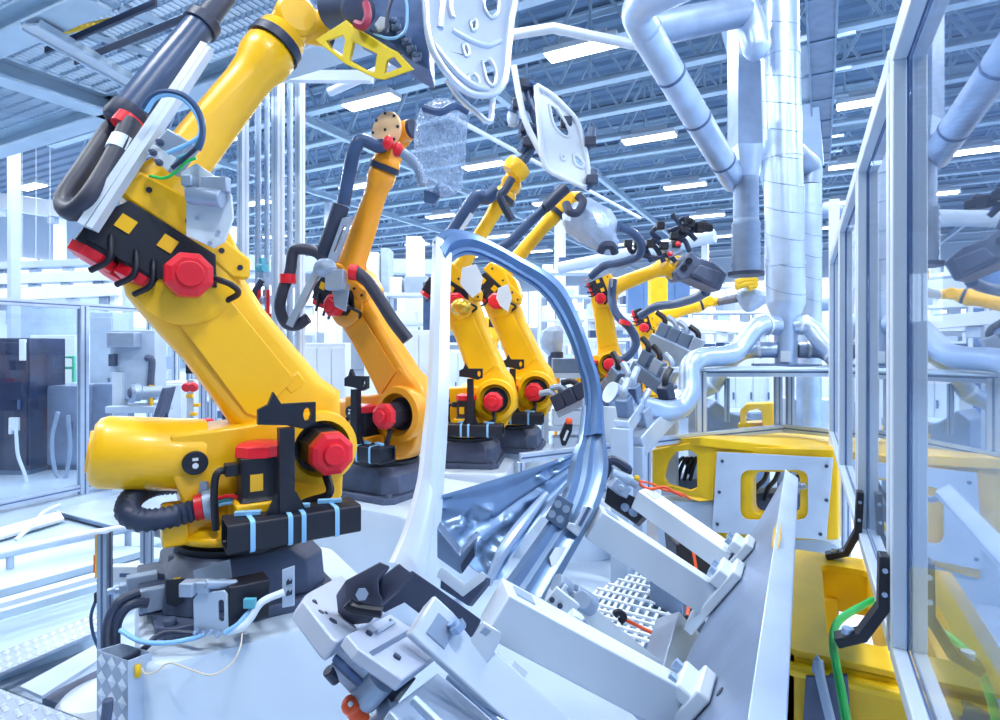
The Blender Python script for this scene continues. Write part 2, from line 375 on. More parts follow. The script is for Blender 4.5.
# ================================================================ robots
def make_robot(label, O, yaw, q2, q3, s, tube=(-.34, .46), cbz=.60, head=0.0, farm=1.0, neck=.18, hub=1.0, body=YEL, group='yellow six-axis robots', fork=True, cb=True, q5=0.0, wrist_cover=None, offs=0.2, j2=(.312, .67), l2=1.0, aw=1.15, l3=1.0, mot=1.0):
    yaw, q2, q3 = map(math.radians, (yaw, q2, q3))
    O = V(O); F = V((math.cos(yaw), math.sin(yaw), 0)); A = V((math.sin(yaw), -math.cos(yaw), 0)); Z = UP
    def P(x, y, z): return O + (F * x + A * y + Z * z) * s
    root = thing('industrial_robot', label, 'robot', O, group)
    R = dict(root=root, F=F, A=A, s=s, P=P)
    # --- base casting
    b = MB()
    def ngon(hx, hy, z, c): return [P(x, y, z) for x, y in ((-hx + c, -hy), (hx - c, -hy), (hx, -hy + c), (hx, hy - c), (hx - c, hy), (-hx + c, hy), (-hx, hy - c), (-hx, -hy + c))]
    b.rings([ngon(.36, .36, 0, .06), ngon(.36, .36, .05, .06)]); b.rings([ngon(.33, .31, .05, .1), ngon(.32, .30, .19, .1), ngon(.27, .27, .25, .12)])
    b.box(P(-.35, 0, .10), .12 * s, .30 * s, .12 * s, (F, A, Z))
    for sx in (-1, 1):
        for sy in (-1, 1): b.cyl(P(sx * .31, sy * .31, .04), P(sx * .31, sy * .31, .075), .026 * s, n=8)
    base = b.build('base', DGREY, root, .008)
    c = MB(); c.lathe(P(0, 0, .25), Z, [(0, .27 * s), (.03 * s, .275 * s), (.035 * s, .25 * s), (.06 * s, .25 * s)], 40); c.build('slewing_ring', BLACK, root)
    # --- turret
    t = MB(); t.lathe(P(0, 0, .30), Z, [(0, .29 * s), (.035 * s, .30 * s), (.045 * s, .27 * s), (.07 * s, .26 * s)], 40)
    J = P(j2[0], 0, j2[1])
    prof = [(-.24, .34), (-.26, .50), (-.31, .66), (-.30, .775), (-.05, .79), (.10, .81)]
    prof += [(j2[0] + .205 * hub * math.cos(math.radians(a)), j2[1] + .205 * hub * math.sin(math.radians(a))) for a in range(140, -50, -15)]
    prof += [(.43, .42), (.36, .34)]
    t.prism([P(x, -.17, z) for x, z in prof], A * (.33 * s))
    t.box(P(-.28, .1, .39), .10 * s, .16 * s, .16 * s, (F, A, Z))
    t.box(P(.03, .27, .43), .22 * s, .22 * s, .14 * s, (F, A, Z))
    turret = t.build('turret', body, root, .016 * s, seg=3)
    h = MB(); h.lathe(J + A * (.155 * s), A, [(0, .215 * hub * s), (.03 * s, .22 * hub * s), (.07 * s, .21 * hub * s), (.08 * s, .165 * hub * s), (.01 * s, .14 * hub * s)], 40); h.build('shoulder_ring', body, root)
    if cb:
        k = MB(); c0 = P(-.17, .02, cbz); dr = (P(-.58, .02, cbz + (.055 if cbz > .6 else -.015)) - c0)
        L = dr.length
        k.lathe(c0, dr, [(0, .155 * s), (.02, .16 * s), (L * .5, .155 * s), (L * .88, .150 * s), (L * .95, .137 * s), (L * .99, .11 * s), (L, .03 * s)], 32)
        k.lathe(c0 + dr * .93, dr, [(0, .09 * s), (L * .085, .085 * s), (L * .09, .02 * s)], 24)
        k.build('counterbalance_cylinder', body, root)
        q = MB(); q.cyl(P(-.21, .155, .655), P(-.21, .198, .655), .05 * s, n=24); pv = q.build('pivot_cover', BLACK, root, .003)
        q = MB(); q.box(P(-.21, .199, .672), .022 * s, .006, .012 * s, (F, A, Z)); q.cyl(P(-.21, .19, .645), P(-.21, .203, .645), .012 * s, n=12); q.build('white_tag', WHITE, pv)
    # --- J1 motor
    mx, mz = (.03, .08); m = MB(); c0 = P(mx, .28, .42 + mz); oc = math.pi / 8
    m.rings([rrect(c0, F, A, .095 * s, .095 * s, .02 * s), rrect(c0 + Z * .02 * s, F, A, .085 * s, .085 * s, .03 * s), rrect(P(mx, .28, .60 + mz), F, A, .085 * s, .085 * s, .03 * s)])
    m.box(P(mx - .115, .28, .55 + mz), .05 * s, .06 * s, .05 * s, (F, A, Z)); m.tube([P(mx - .13, .28, .55 + mz), P(mx - .17, .29, .54 + mz), P(mx - .18, .29, .46 + mz), P(mx - .17, .26, .38)], .016 * s, 8)
    mo = m.build('base_motor', BLACK, root, .004)
    m = MB(); m.lathe(P(mx, .28, .60 + mz), Z, [(0, .105 * s), (.045 * s, .10 * s), (.055 * s, .075 * s), (.06 * s, .05 * s)], 8, ph=oc); m.build('motor_cap', RED, mo, .003, 20)
    m = MB(); m.box(P(mx - .03, .366, .50 + mz), .05 * s, .006, .07 * s, (F, A, Z)); m.build('yellow_label', YEL, mo)
    # --- J2 motor
    m = MB(); m.lathe(J + A * (.17 * s), A, [(0, .105 * s), (.17 * s, .10 * s)], 8, ph=oc); m.lathe(J + A * (.14 * s), A, [(0, .13 * s), (.035 * s, .13 * s)], 24)
    m.tube([J + A * .29 * s - Z * .11 * s, J + A * .33 * s - Z * .19 * s, J + A * .25 * s - Z * .24 * s - F * .1 * s, P(.05, .36, .36)], .02 * s, 8)
    mo = m.build('shoulder_motor', BLACK, root, .004)
    m = MB(); m.lathe(J + A * (.34 * s), A, [(0, .102 * s), (.05 * s, .098 * s), (.062 * s, .075 * s)], 8, ph=oc); m.lathe(J + A * (.40 * s), A, [(0, .05 * s), (.02 * s, .045 * s)], 20)
    m.build('motor_cap', RED, mo, .003, 20)
    # --- lower arm
    u = V((0, 0, 0)) + F * math.sin(q2) + Z * math.cos(q2); nrm = F * math.cos(q2) - Z * math.sin(q2)
    J3 = J + u * (1.075 * l2 * s)
    arm = MB(); rs = []
    for tt, hw, ht in ((-.2, .10, .09), (-.16, .17 * hub, .11), (0, .215 * hub, .125), (.14, .20, .12), (.26, .175, .11), (.5, .165, .10), (.75, .158, .09), (.9, .165, .10), (1.03, .168, .11), (1.15, .168, .11), (1.25, .14, .11), (1.31, .08, .09)):
        rs.append(rrect(J + u * (tt * (l2 if tt > 0 else 1) * s) - A * .01 * s, nrm, A, hw * (aw if tt > .1 else 1) * s, ht * s, .07 * s, 4))
    arm.rings(rs); 
    arm.lathe(J3 - A * (.15 * s), A, [(0, .12 * aw * s), (.01 * s, .15 * aw * s), (.27 * s, .155 * aw * s), (.285 * s, .125 * aw * s)], 32)
    ao = arm.build('lower_arm', body, root, smooth=50)
    g = MB()
    for tt in (.20, .34):  # cast lugs on the arm's flank
        pass
    g.prism([J + (u * a + nrm * w) * s + A * .10 * s for a, w in ((.27, -.12), (.32, -.15), (.90, -.13), (.94, -.06), (.9, .09), (.32, .11))], A * (.008 * s)); g.build('arm_web', body, ao, .012 * s)
    g = MB(); g.box(J + (u * .30 + nrm * .10) * s + A * .02 * s, .08 * s, .16 * s, .10 * s, (u, A, nrm)); g.build('arm_lug', body, ao, .012 * s)
    # --- elbow housing, forearm
    e = F * math.cos(q3) + Z * math.sin(q3); n = -F * math.sin(q3) + Z * math.cos(q3)
    f0 = J3 + n * (offs * s)
    def E(a, y, c): return J3 + (e * a + A * y + n * c) * s
    hs = MB(); hs.prism([E(a, -.13, c) for a, c in ((.10, -.16), (.22, -.13), (.31, .02), (.31, .30), (.27, .37), (.17, .39), (.13, .30))], A * (.24 * s))
    hs.prism([E(a, .09, c) for a, c in ((.10, -.15), (.14, -.21), (.22, -.17), (.24, .05), (.30, .18), (.28, .37), (.15, .38), (.14, .10))], A * (.05 * s))
    ho = hs.build('elbow_housing', body, root, .014 * s)
    for a, y, c in ((.23, .141, .30), (.21, .141, .12), (.18, .141, -.05), (.16, .141, -.15)):
        kb = MB(); kb.cyl(E(a, y - .004, c), E(a, y + .006, c), .012 * s, n=10); kb.build('bolt', BLACK, ho)
    mb = MB(); mb.prism([E(a, -.12, c) for a, c in ((.03, -.12), (.15, -.04), (.15, .33), (.0, .40), (-.07, .36), (-.07, .10))], A * (.27 * s))
    wm = mb.build('motor_housing', BLACK, root, .006)
    for a, y, c, r in ((-.0, .06, .32, .085), (.01, .07, .15, .08), (.0, -.10, .22, .08)):
        mb = MB(); mb.rings([rrect(E(a + .07, y, c), n, A, r * .95 * s, r * .95 * s, .02), rrect(E(a - .09, y, c), n, A, r * .9 * s, r * .9 * s, .02)])
        mb.tube([E(.02, .10, c), E(-.02, .15, c - .02), E(-.10, .17, c - .06), E(-.17, .14, c - .03)], .013 * s, 8)
        w1 = mb.build('wrist_motor', BLACK, root, .004)
        q = MB(); q.lathe(E(a - .09, y, c), -e, [(0, r * 1.1 * s), (.04 * s, r * 1.05 * s), (.05 * s, r * .6 * s)], 8, ph=oc); q.build('motor_cap', RED, w1, .003, 20)
    for a, c in ((.06, .29), (.08, .13)):
        q = MB(); q.box(E(a, .153, c), .06 * s, .012, .06 * s, (e, A, n)); q.build('yellow_label', YEL, wm)
    m = MB(); m.lathe(J3 + A * (.12 * s), A, [(0, .09 * s), (.11 * s, .085 * s)], 8, ph=oc); m.tube([J3 + A * .2 * s + F * .09 * s, J3 + A * .22 * s + F * .16 * s - Z * .03, J3 + A * .16 * s + F * .2 * s - Z * .06 * s, J3 + A * .1 * s + F * .14 * s - Z * .1 * s], .014 * s, 8)
    mo = m.build('elbow_motor', BLACK, root, .004)
    m = MB(); m.lathe(J3 + A * (.22 * s), A, [(0, .098 * s), (.06 * s, .094 * s), (.075 * s, .07 * s)], 8, ph=oc); m.lathe(J3 + A * (.29 * s), A, [(0, .055 * s), (.02 * s, .05 * s)], 20)
    m.build('motor_cap', RED, mo, .003, 20)
    fa = MB(); rs = []
    for a, r in ((.22, .15), (.30, .15), (.36, .125), (.6, .118), (.92, .112), (1.0, .118), (1.06, .14), (1.13, .142), (1.15, .125)):
        c0 = f0 + e * (a * l3 * s); rs.append(rrect(c0, n, A, r * farm * s, r * farm * s, r * s * (.6 if a < .8 else 1), 5))
    fa.rings(rs)
    fo = fa.build('forearm', body, root, smooth=50)
    q = MB(); q.lathe(f0 + e * (1.15 * l3 * s), e, [(0, .128 * s), (.045 * s, .126 * s)], 28); q.build('seal_ring', NAVY, fo)
    q = MB()
    q.lathe(f0 + e * ((1.15 * l3 + .045) * s), e, [(0, .12 * s), (.05 * s, .11 * s), (.08 * s, .085 * s)], 28)
    J5 = f0 + e * ((1.15 * l3 + neck) * s)
    q.bar(f0 + e * ((1.15 * l3 + .07) * s), J5, .17 * s, .15 * s, A)
    q.lathe(J5 - A * (.1 * s), A, [(0, .08 * s), (.015 * s, .10 * s), (.185 * s, .10 * s), (.2 * s, .08 * s)], 28)
    q5 = q3 + math.radians(q5); w = F * math.cos(q5) + Z * math.sin(q5)
    q.lathe(J5, w, [(0, .085 * s), (.16 * s, .08 * s)], 24)
    wr = q.build('wrist', body, root, .008)
    q = MB(); q.lathe(J5 + w * (.16 * s), w, [(0, .075 * s), (.03 * s, .075 * s), (.035 * s, .05 * s)], 24); q.build('tool_flange', NAVY, root)
    if wrist_cover:
        q = MB(); q.lathe(J5 + A * (.1 * s), A, [(0, .15 * s), (.02 * s, .147 * s), (.025 * s, .13 * s)], 32); cv = q.build('wrist_cover', wrist_cover, root)
        for i in range(9):
            a = i * math.pi / 4; p = J5 + A * (.118 * s) + (F * math.cos(a) + Z * math.sin(a)) * (.13 if i < 8 else 0) * s
            q = MB(); q.cyl(p, p + A * .014 * s, .012 * s, n=8); q.build('cover_bolt', BLACK, cv)
    R.update(J=J, J3=J3, e=e, n=n, u=u, nrm=nrm, f0=f0, J5=J5, w=w, E=E, tip=J5 + w * (.2 * s))
    # --- forklift pocket with post
    if fork:
        k = MB(); a0, a1 = P(tube[0], .42, .40), P(tube[1], .42, .40); d = (a1 - a0)
        X, Y = A, Z; rs = lambda c, i: rrect(c, X, Y, (.085 - i) * s, (.06 - i) * s, .015 * s, 2)
        k.rings([rs(a0 + d * .06, .012), rs(a0, .012), rs(a0, 0), rs(a1, 0), rs(a1, .012), rs(a1 - d * .06, .012)])
        fk = k.build('forklift_pocket', BLACK, root, .003)
        for tt in (.17, .44, .54, .80):
            k = MB(); c0 = a0 + d * tt; rr = [rrect(c0 + F * o + A * (o2 * 0), A, Z, .089 * s, .064 * s, .018 * s, 2) for o, o2 in ((-.011, 0), (.011, 0))]
            k.rings(rr, cap=False); k.box(c0 + Z * .07 * s - A * .02, .10 * s, .03 * s, .014 * s, ((F + A * .4).normalized(), (A - F * .4).normalized(), Z)); k.build('blue_strap', BLUE, fk)
        k = MB(); k.box(P(.10, .44, .69 - head / 2), .06 * s, .05 * s, (.46 - head) * s, (F, A, Z))
        k.prism([P(x, .42, z - head) for x, z in ((.0, .94), (-.01, .94), (-.01, 1.0), (.03, 1.02), (.05, 1.07), (.08, 1.02), (.22, 1.02), (.22, .93), (.17, .91), (.10, .93))], A * (.03 * s), [[P(.185 + .018 * math.cos(i * math.pi / 4), .42, .97 - head + .03 * math.sin(i * math.pi / 4)) for i in range(8)]])
        k.prism([P(x, .43, z) for x, z in ((.02, .46), (.18, .46), (.14, .54), (.06, .54))], A * (.02 * s))
        k.build('lifting_post', BLACK, root, .004)
    return R

PED = .87
R1 = make_robot('large yellow robot nearest the camera at left, arm raised to the ceiling', (-2.697, 2.126, PED), 61, -35.6, 58.6, 1.154, q5=-55, l2=.88, offs=.27, l3=1.02, aw=1.3, tube=(-.13, .40), cbz=.66, hub=.8, head=.11, farm=.86)
R2 = make_robot('orange robot behind the nearest yellow one, with a tan round wrist cover', (-3.395, 4.213, PED), -3, -37, 64.5, 1.106, body=ORA, wrist_cover=CREAM, q5=-60, l3=1.0, neck=.30, farm=.82, tube=(-.1, .4), head=.05)
R3 = make_robot('left one of the two yellow robots seen through the steel door frame', (-3.391, 5.677, PED), 21, -21.7, 57.6, 1.082, q5=20, farm=.66, tube=(-.3, .42), head=.02)
R4 = make_robot('right one of the two yellow robots seen through the steel door frame', (-3.35, 6.69, PED), 16, -23.6, 48, 1.135, q5=-40, farm=.66, tube=(-.3, .42))
# ================================================================ foreground fixture: plate, arms, clamps, door frame
ca, sa = math.cos(math.radians(55)), math.sin(math.radians(55))
PP0, PN = V((-.085, 0, 1.533)), V((-sa, 0, ca))
def PL(px, py): return on_plane(px, py, PP0, PN)
rp = thing('fixture_plate', 'long tilted aluminium plate with flanged edge carrying the fixture beams', 'plate', PL(745, 700))
m = MB(); m.prism([V((-.085, PL(793, 465).y, 1.533)), PL(745, 545), PL(722, 592), PL(690, 650), PL(652, 738), PL(640, 850), V((-.085, .8, 1.533))], PN * -.03)
m.build('face_plate', mat('plate_alu', (.27, .35, .51), .36, .5, .25, 2.2, .05, 30), rp, .003)
y1 = PL(794, 465).y
m = MB(); m.prism([V((-.089, .8, 1.52)), V((-.028, .8, 1.51)), V((-.028, y1 - .05, 1.51)), V((-.089, y1, 1.54))], V((0, 0, .022))); m.build('edge_flange', ALU, rp, .003)
m = MB(); q0 = PL(772, 545); m.prism([q0, PL(774, 530), PL(782, 512), PL(781, 540), PL(776, 556)], PN * .002); m.build('yellow_paint_mark', FYEL, rp)
m = MB(); m.tube([V((-.045, y1 - .06, 1.51)), V((-.015, y1 - .05, 1.49)), V((.005, y1 - .05, 1.5))], .014, 8); m.build('edge_bolt', LGREY, rp)
m = MB(); p = PL(720, 692); m.lathe(p - PN * .001, PN, [(0, .012), (.003, .012)], 12); m.build('hole_plug', NAVY, rp)

Bv = (W(478, 590, 1.30) - W(690, 717, 1.53)).normalized()   # beam direction, up and to the left
b1 = -Bv; b3 = (UP - b1 * UP.dot(b1)).normalized(); b2 = b3.cross(b1)
PS = V((-ca, 0, -sa))   # down the face of the plate
def beam(label, a, foot, w, h, fl=.26, m=ALUW, up=UP):
    fp = PL(*foot) if foot else None; b = fp + PN * .03 if foot else None
    if isinstance(a, tuple): a, b = a
    r = thing('fixture_beam', label, 'beam', b); d, sd, u = frame_of(b - a, up)
    q = MB(); q.bar(a, b, w, h, up); q.build('tube', m, r, .004)
    if foot:
        yv = V((0, 1, 0)); q = MB(); q.box(fp + PN * .02 - PS * .02, fl, w * 1.25, .036, (PS, yv, PN)); q.box(fp + PN * .05 - PS * (fl * .36), fl * .22, w * 1.2, .05, (PS, yv, PN)); q.build('mounting_foot', m, r, .006)
        for s_ in (-1, 1):
            q = MB(); p = fp + PN * .075 - PS * (fl * .36) + yv * (s_ * w * .34); q.cyl(p, p + PN * .02, .014, n=6); q.build('bolt', STEEL, r)
    q = MB(); q.box(a + d * .05 + u * (h / 2), .05, w * .5, .006, (d, sd, u)); q.build('weld_pad', LGREY, r)
    return r
beam('white square fixture beam running from the steel door lower corner to the plate foot nearest the camera', W(494, 606, 1.34), (690, 716), .10, .105, .16)
beam('middle white fixture beam reaching from the bolted clamp on the door pillar to the plate', W(592, 520, 2.18), (716, 604), .12, .115, .30)
beam('farthest white fixture beam, running below the orange cable to the top of the plate', W(640, 497, 2.62), (737, 566), .10, .09, .20)
beam('flat white bar nearest the camera beside the clamp block', (W(420, 615, 1.17), W(560, 742, 1.22)), None, .088, .03, up=UP * .75 - FW * .65)
# ---- clamp on the middle beam: bolted plate on door pillar
c = thing('pillar_clamp', 'dark bolted clamp plate with white jaw gripping the right pillar of the steel door', 'clamp', W(575, 530, 2.12))
q = MB(); nn = (CAM - W(566, 512, 2.1)).normalized(); ax = (W(590, 505, 2.1) - W(560, 498, 2.1)).normalized(); ax = (ax - nn * ax.dot(nn)).normalized(); ay = nn.cross(ax)
def quad(mb, pts, d, vec): mb.prism([W(x, y, d) for x, y in pts], vec)
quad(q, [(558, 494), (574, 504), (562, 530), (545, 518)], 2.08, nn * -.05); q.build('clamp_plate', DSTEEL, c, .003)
for x, y in ((558, 504), (566, 509), (552, 514), (560, 519)):
    q = MB(); p = W(x, y, 2.08); q.cyl(p - nn * .01, p + nn * .012, .014, n=10); q.build('bolt', STEEL, c)
q = MB(); quad(q, [(583, 505), (594, 508), (578, 537), (566, 528), (569, 522), (575, 524), (580, 514)], 2.06, nn * -.07); q.build('jaw', ALUW, c, .004)
q = MB(); quad(q, [(588, 506), (591, 508), (581, 527), (578, 525)], 2.055, nn * -.075); q.build('jaw_seam', SLOT, c)
# ---- lever toggle clamp on the far beam
c = thing('toggle_clamp', 'black toggle clamp with hoop handle on the farthest fixture beam', 'clamp', W(625, 500, 2.72))
q = MB(); quad(q, [(608, 483), (640, 500), (644, 516), (636, 524), (604, 502)], 2.66, V((0, .06, -.03))); q.build('arm', BLACK, c, .004)
q = MB(); q.tube([W(609, 478, 2.66), W(607, 466, 2.66), W(612, 460, 2.66), W(622, 465, 2.66), W(628, 470, 2.66), W(624, 474, 2.66)], .022, 8, 4); q.build('hoop_handle', NAVY, c)
q = MB(); q.cyl(W(610, 474, 2.64), W(628, 482, 2.64), .035, n=14); q.cyl(W(625, 478, 2.63), W(637, 484, 2.63), .022, n=12); q.build('air_cylinder', LGREY, c)
for x, y in ((626, 508), (634, 513)):
    q = MB(); q.cyl(W(x, y, 2.66), W(x - 1.5, y - 1, 2.63), .018, n=10); q.build('bolt', STEEL, c)
q = MB(); q.box(W(618, 487, 2.62), .10, .06, .05, (b1, b2, b3)); q.cyl(W(621, 488, 2.58), W(621, 488, 2.60), .016, n=12); q.build('pivot_block', LGREY, c, .004)
q = MB(); q.sphere(W(637, 478, 2.62), .014, 8); q.build('yellow_fitting', FYEL, c)
pipe('signal_cable', 'orange red cable looping from the far clamp along the farthest beam', 'cable', [W(637, 478, 2.62), W(641, 485, 2.62), W(650, 489, 2.62), W(664, 487, 2.62), W(672, 491, 2.62), W(682, 496, 2.64)], .007, ORED, 6, 8)
pipe('signal_cable', 'thinner orange cable lying behind the looping one on the farthest beam', 'cable', [W(640, 481, 2.66), W(652, 484, 2.66), W(664, 490, 2.66), W(680, 493, 2.66), W(690, 499, 2.68)], .005, ORED, 6, 8)

# ---- L bracket joining the beams near the door foot
c = thing('angle_bracket', 'white topped dark L bracket between the door foot and the two nearest beams', 'bracket', W(460, 600, 1.4))
q = MB(); q.prism([W(x, y, 1.36) for x, y in ((441, 566), (466, 583), (482, 571), (488, 575), (466, 592), (440, 572))], -b3 * .014); q.build('top_flange', ALUW, c, .002)
q = MB(); q.prism([W(x, y, 1.37) for x, y in ((441, 570), (466, 590), (487, 577), (486, 584), (468, 606), (440, 588))], V((0, .02, -.01))); q.build('web', DGREY, c, .002)
c = thing('angled_beam', 'dark grey angled steel arm running from the clamp jaw along the flat white bar', 'arm', W(450, 600, 1.24))
q = MB(); q.prism([W(x, y, 1.20) for x, y in ((398, 576), (413, 570), (435, 585), (483, 620), (466, 635), (461, 632), (440, 618), (430, 600), (414, 588), (394, 598), (388, 594))], -b3 * .035); q.build('web', mat('dark_arm', (.05, .065, .12), .5, .1, .15, 6), c, .003)
q = MB(); q.cyl(W(452, 621, 1.17), W(457, 627, 1.17), .012, n=12); q.cyl(W(456, 624, 1.165), W(460, 630, 1.165), .017, n=6); q.build('adjusting_bolt', STEEL, c)
# ---- square white pad block
c = thing('stop_block', 'small white stop block with recessed pad on the flat white bar', 'block', W(490, 640, 1.25))
q = MB(); q.prism([W(x, y, 1.2) for x, y in ((466, 634), (484, 620), (502, 631), (500, 643), (484, 656), (468, 644))], -b3 * .05); q.build('body', ALUW, c, .004)
q = MB(); q.prism([W(x, y, 1.195) for x, y in ((474, 637), (485, 627), (491, 631), (480, 641))], b3 * .001 - b3 * .004); q.build('pad', LGREY, c)
c = thing('limit_switch', 'small blue grey limit switch with white label below the stop block', 'switch', W(508, 672, 1.26))
q = MB(); q.prism([W(x, y, 1.24) for x, y in ((488, 659), (498, 652), (526, 680), (520, 686))], -b3 * .03); q.build('body', DSTEEL, c, .002)
q = MB(); q.prism([W(x, y, 1.235) for x, y in ((510, 664), (515, 660), (528, 672), (523, 677))], -b3 * .02); q.build('label', WHITE, c, .001)
# ---- front clamp unit
cu = thing('clamp_unit', 'pale grey pneumatic clamp unit nearest the camera with dark jaw and red knob', 'clamp', W(370, 680, 1.15))
pale = mat('clamp_casting', (.42, .48, .62), .45, .15, .07, 5)
d0 = 1.15
C0 = W(306, 594, d0)
def T(px, py): return on_plane(px, py, C0, b3)
q = MB(); q.prism([T(x, y) for x, y in ((303, 600), (306, 594), (312, 590), (341, 575), (388, 612), (338, 642), (332, 637))], -b3 * .038); q.build('side_casting', pale, cu, .004, seg=2)
for x, y, r in ((321, 612, .006), (326, 613, .004), (333, 621, .009)):
    q = MB(); p = T(x, y); q.cyl(p - b3 * .002, p + b3 * .0015, r, n=14); q.build('bolt_hole', NAVY, cu)
for x, y in ((314, 605), (309, 617)):
    q = MB(); p = W(x, y, d0 - .018); q.cyl(p, p + b2 * .01, .007, n=12); q.build('bolt_hole', NAVY, cu)
q = MB(); q.prism([T(x, y) + b3 * .02 for x, y in ((340, 645), (385, 622), (412, 640), (440, 657), (396, 691), (352, 660))], -b3 * .022); q.build('cylinder_block', pale, cu, .003)
q = MB(); q.prism([T(x, y) + b3 * .021 for x, y in ((362, 663), (405, 637), (409, 640), (366, 667))], -b3 * .004); q.build('groove', DSTEEL, cu)
q = MB(); q.prism([T(x, y) + b3 * .026 for x, y in ((368, 642), (387, 630), (389, 633), (371, 645))], -b3 * .006); q.build('slot_rib', LGREY, cu)
for x, y, r in ((362, 644, .007), (385, 630, .005), (420, 645, .012), (413, 652, .006), (390, 668, .008), (431, 660, .004)):
    q = MB(); p = T(x, y) + b3 * .022; q.cyl(p - b3 * .003, p + b3 * .003, r, n=14); q.build('socket_bolt', NAVY if r > .006 else DSTEEL, cu)
q = MB(); q.prism([W(x, y, d0 - .05) for x, y in ((339, 644), (373, 677), (368, 686), (334, 653))], V((.0, .05, 0))); q.build('valve_strip', pale, cu, .002)
for i in range(3):
    q = MB(); p = W(346 + i * 9.7, 653 + i * 9, d0 - .052); q.cyl(p, p - FW * .004, .006, n=12); q.build('valve_screw', LGREY, cu)
q = MB(); q.prism([W(x, y, d0 - .055) for x, y in ((334, 655), (367, 686), (362, 691), (331, 661))], V((0, .04, 0))); q.build('connector_strip', SLOT, cu, .002)
q = MB(); q.prism([W(x, y, d0 - .05) for x, y in ((331, 663), (362, 692), (356, 700), (350, 694), (328, 670))], V((0, .05, 0))); q.build('lower_strip', pale, cu, .002)
q = MB(); q.cyl(W(337, 680, d0 - .04), W(328, 670, d0 - .05), .012, n=16); q.build('roller', NAVY, cu, .002)
q = MB(); q.lathe(W(362, 700, d0 - .04), (W(380, 680, d0 - .04) - W(362, 700, d0 - .04)), [(0, .028), (.004, .03), (.055, .03)], 22); q.build('air_cylinder', LGREY, cu)
q = MB(); q.prism([W(x, y, d0 - .02) for x, y in ((372, 682), (398, 694), (372, 728), (366, 715))], V((0, .06, 0))); q.build('dark_side', NAVY, cu)
q = MB(); kn = W(352, 705, d0 - .06); q.sphere(kn, .020, 16, (1, 1, .9)); q.cyl(kn, W(362, 722, d0 - .06), .017, n=14); kb = q.build('red_knob', ORED, cu)
q = MB(); q.sphere(W(350.5, 704, d0 - .08), .005, 10); q.build('knob_pin', WHITE, kb)
q = MB(); q.cyl(W(368, 735, d0 - .03), W(398, 712, d0 - .02), .035, n=20); q.build('piston', LGREY, cu)
# dark jaw
jw = mat('jaw_steel', (.085, .09, .14), .45, .2, .12, 6)
q = MB(); q.prism([W(x, y, d0 - .02) for x, y in ((345, 580), (380, 561), (392, 566), (379, 578), (380, 592), (384, 600), (381, 610), (362, 612), (347, 600))], -b3 * .05 + FW * .04); q.build('jaw', jw, cu, .004)
q = MB(); q.prism([W(x, y, d0) for x, y in ((379, 578), (392, 568), (399, 562), (415, 575), (400, 588), (386, 600), (380, 594))], -b3 * .04 + FW * .03); q.build('jaw_tip', jw, cu, .004)
q = MB(); q.tube([W(347, 603, d0 - .05), W(352, 607, d0 - .05), W(366, 610, d0 - .05), W(382, 612, d0 - .05)], .011, 10, 4); q.build('jaw_pin', BLACK, cu)
q = MB(); q.cyl(W(362, 594, d0 - .045), W(362, 594.5, d0 - .055), .012, n=6); q.build('jaw_bolt', LGREY, cu)
# lower linear unit in front
c = thing('slide_unit', 'silver linear slide with round guide rod at the bottom edge below the clamp unit', 'slide', W(450, 712, 1.1))
q = MB(); q.prism([T(x, y) - b3 * .03 for x, y in ((400, 692), (445, 660), (560, 760), (500, 810), (470, 770))], -b3 * .05); q.build('carriage', LGREY, c, .004)
q = MB(); q.cyl(T(448, 676) + b3 * .0, T(520, 738), .008, n=12); q.build('guide_rod', STEEL, c)
q = MB(); q.cyl(T(414, 700) + b3 * .0, T(450, 735), .009, n=12); q.build('guide_rod', STEEL, c)
# ---- lower inner arms seen between the beams
c = thing('inner_clamp_arm', 'perforated white clamp arm between the two nearest beams, below the door', 'arm', W(600, 640, 2.1))
q = MB(); q.bar(W(548, 592, 1.95), W(645, 668, 2.25), .10, .10); q.build('tube', ALUW, c, .005)
q = MB(); q.prism([W(x, y, 1.88) for x, y in ((546, 601), (557, 588), (580, 606), (568, 622))], FW * .02); hp = q.build('hole_plate', ALUW, c, .002)
for x, y in ((552, 600), (560, 606), (547, 607), (552, 612), (556, 615)):
    q = MB(); q.cyl(W(x, y, 1.868), W(x, y, 1.885), .009, n=12); q.build('hole', NAVY, hp)
q = MB(); q.prism([W(x, y, 1.9) for x, y in ((539, 610), (562, 622), (569, 616), (570, 622), (562, 630), (538, 616))], FW * .03); q.build('dark_foot', BLUEH, c)
q = MB(); q.cyl(W(556, 582, 1.95), W(568, 590, 1.97), .03, n=14); q.cyl(W(572, 594, 1.97), W(592, 606, 2.0), .036, n=16); q.cyl(W(582, 600, 1.92), W(582, 600, 1.98), .03, n=14); q.build('pneumatic_actuator', LGREY, c, .003)
c = thing('gusset_block', 'white triangular gusset block on the nearest beam', 'bracket', W(590, 640, 1.8))
q = MB(); q.prism([W(x, y, 1.75) for x, y in ((563, 625), (575, 615), (584, 621), (605, 650), (598, 655), (572, 634))], FW * .05); q.build('web', ALUW, c, .003)
q = MB(); q.prism([W(x, y, 1.7) for x, y in ((571, 634), (585, 619), (606, 651), (590, 650))], FW * .01); q.build('side', LGREY, c)
c = thing('square_column', 'dark grey aluminium square column standing between the beams and the plate', 'column', W(690, 740, 2.3))
q = MB(); q.bar(W(678, 626, 2.42), W(652, 720, 2.1), .13, .13, FW); q.build('shaft', LGREY, c, .004)
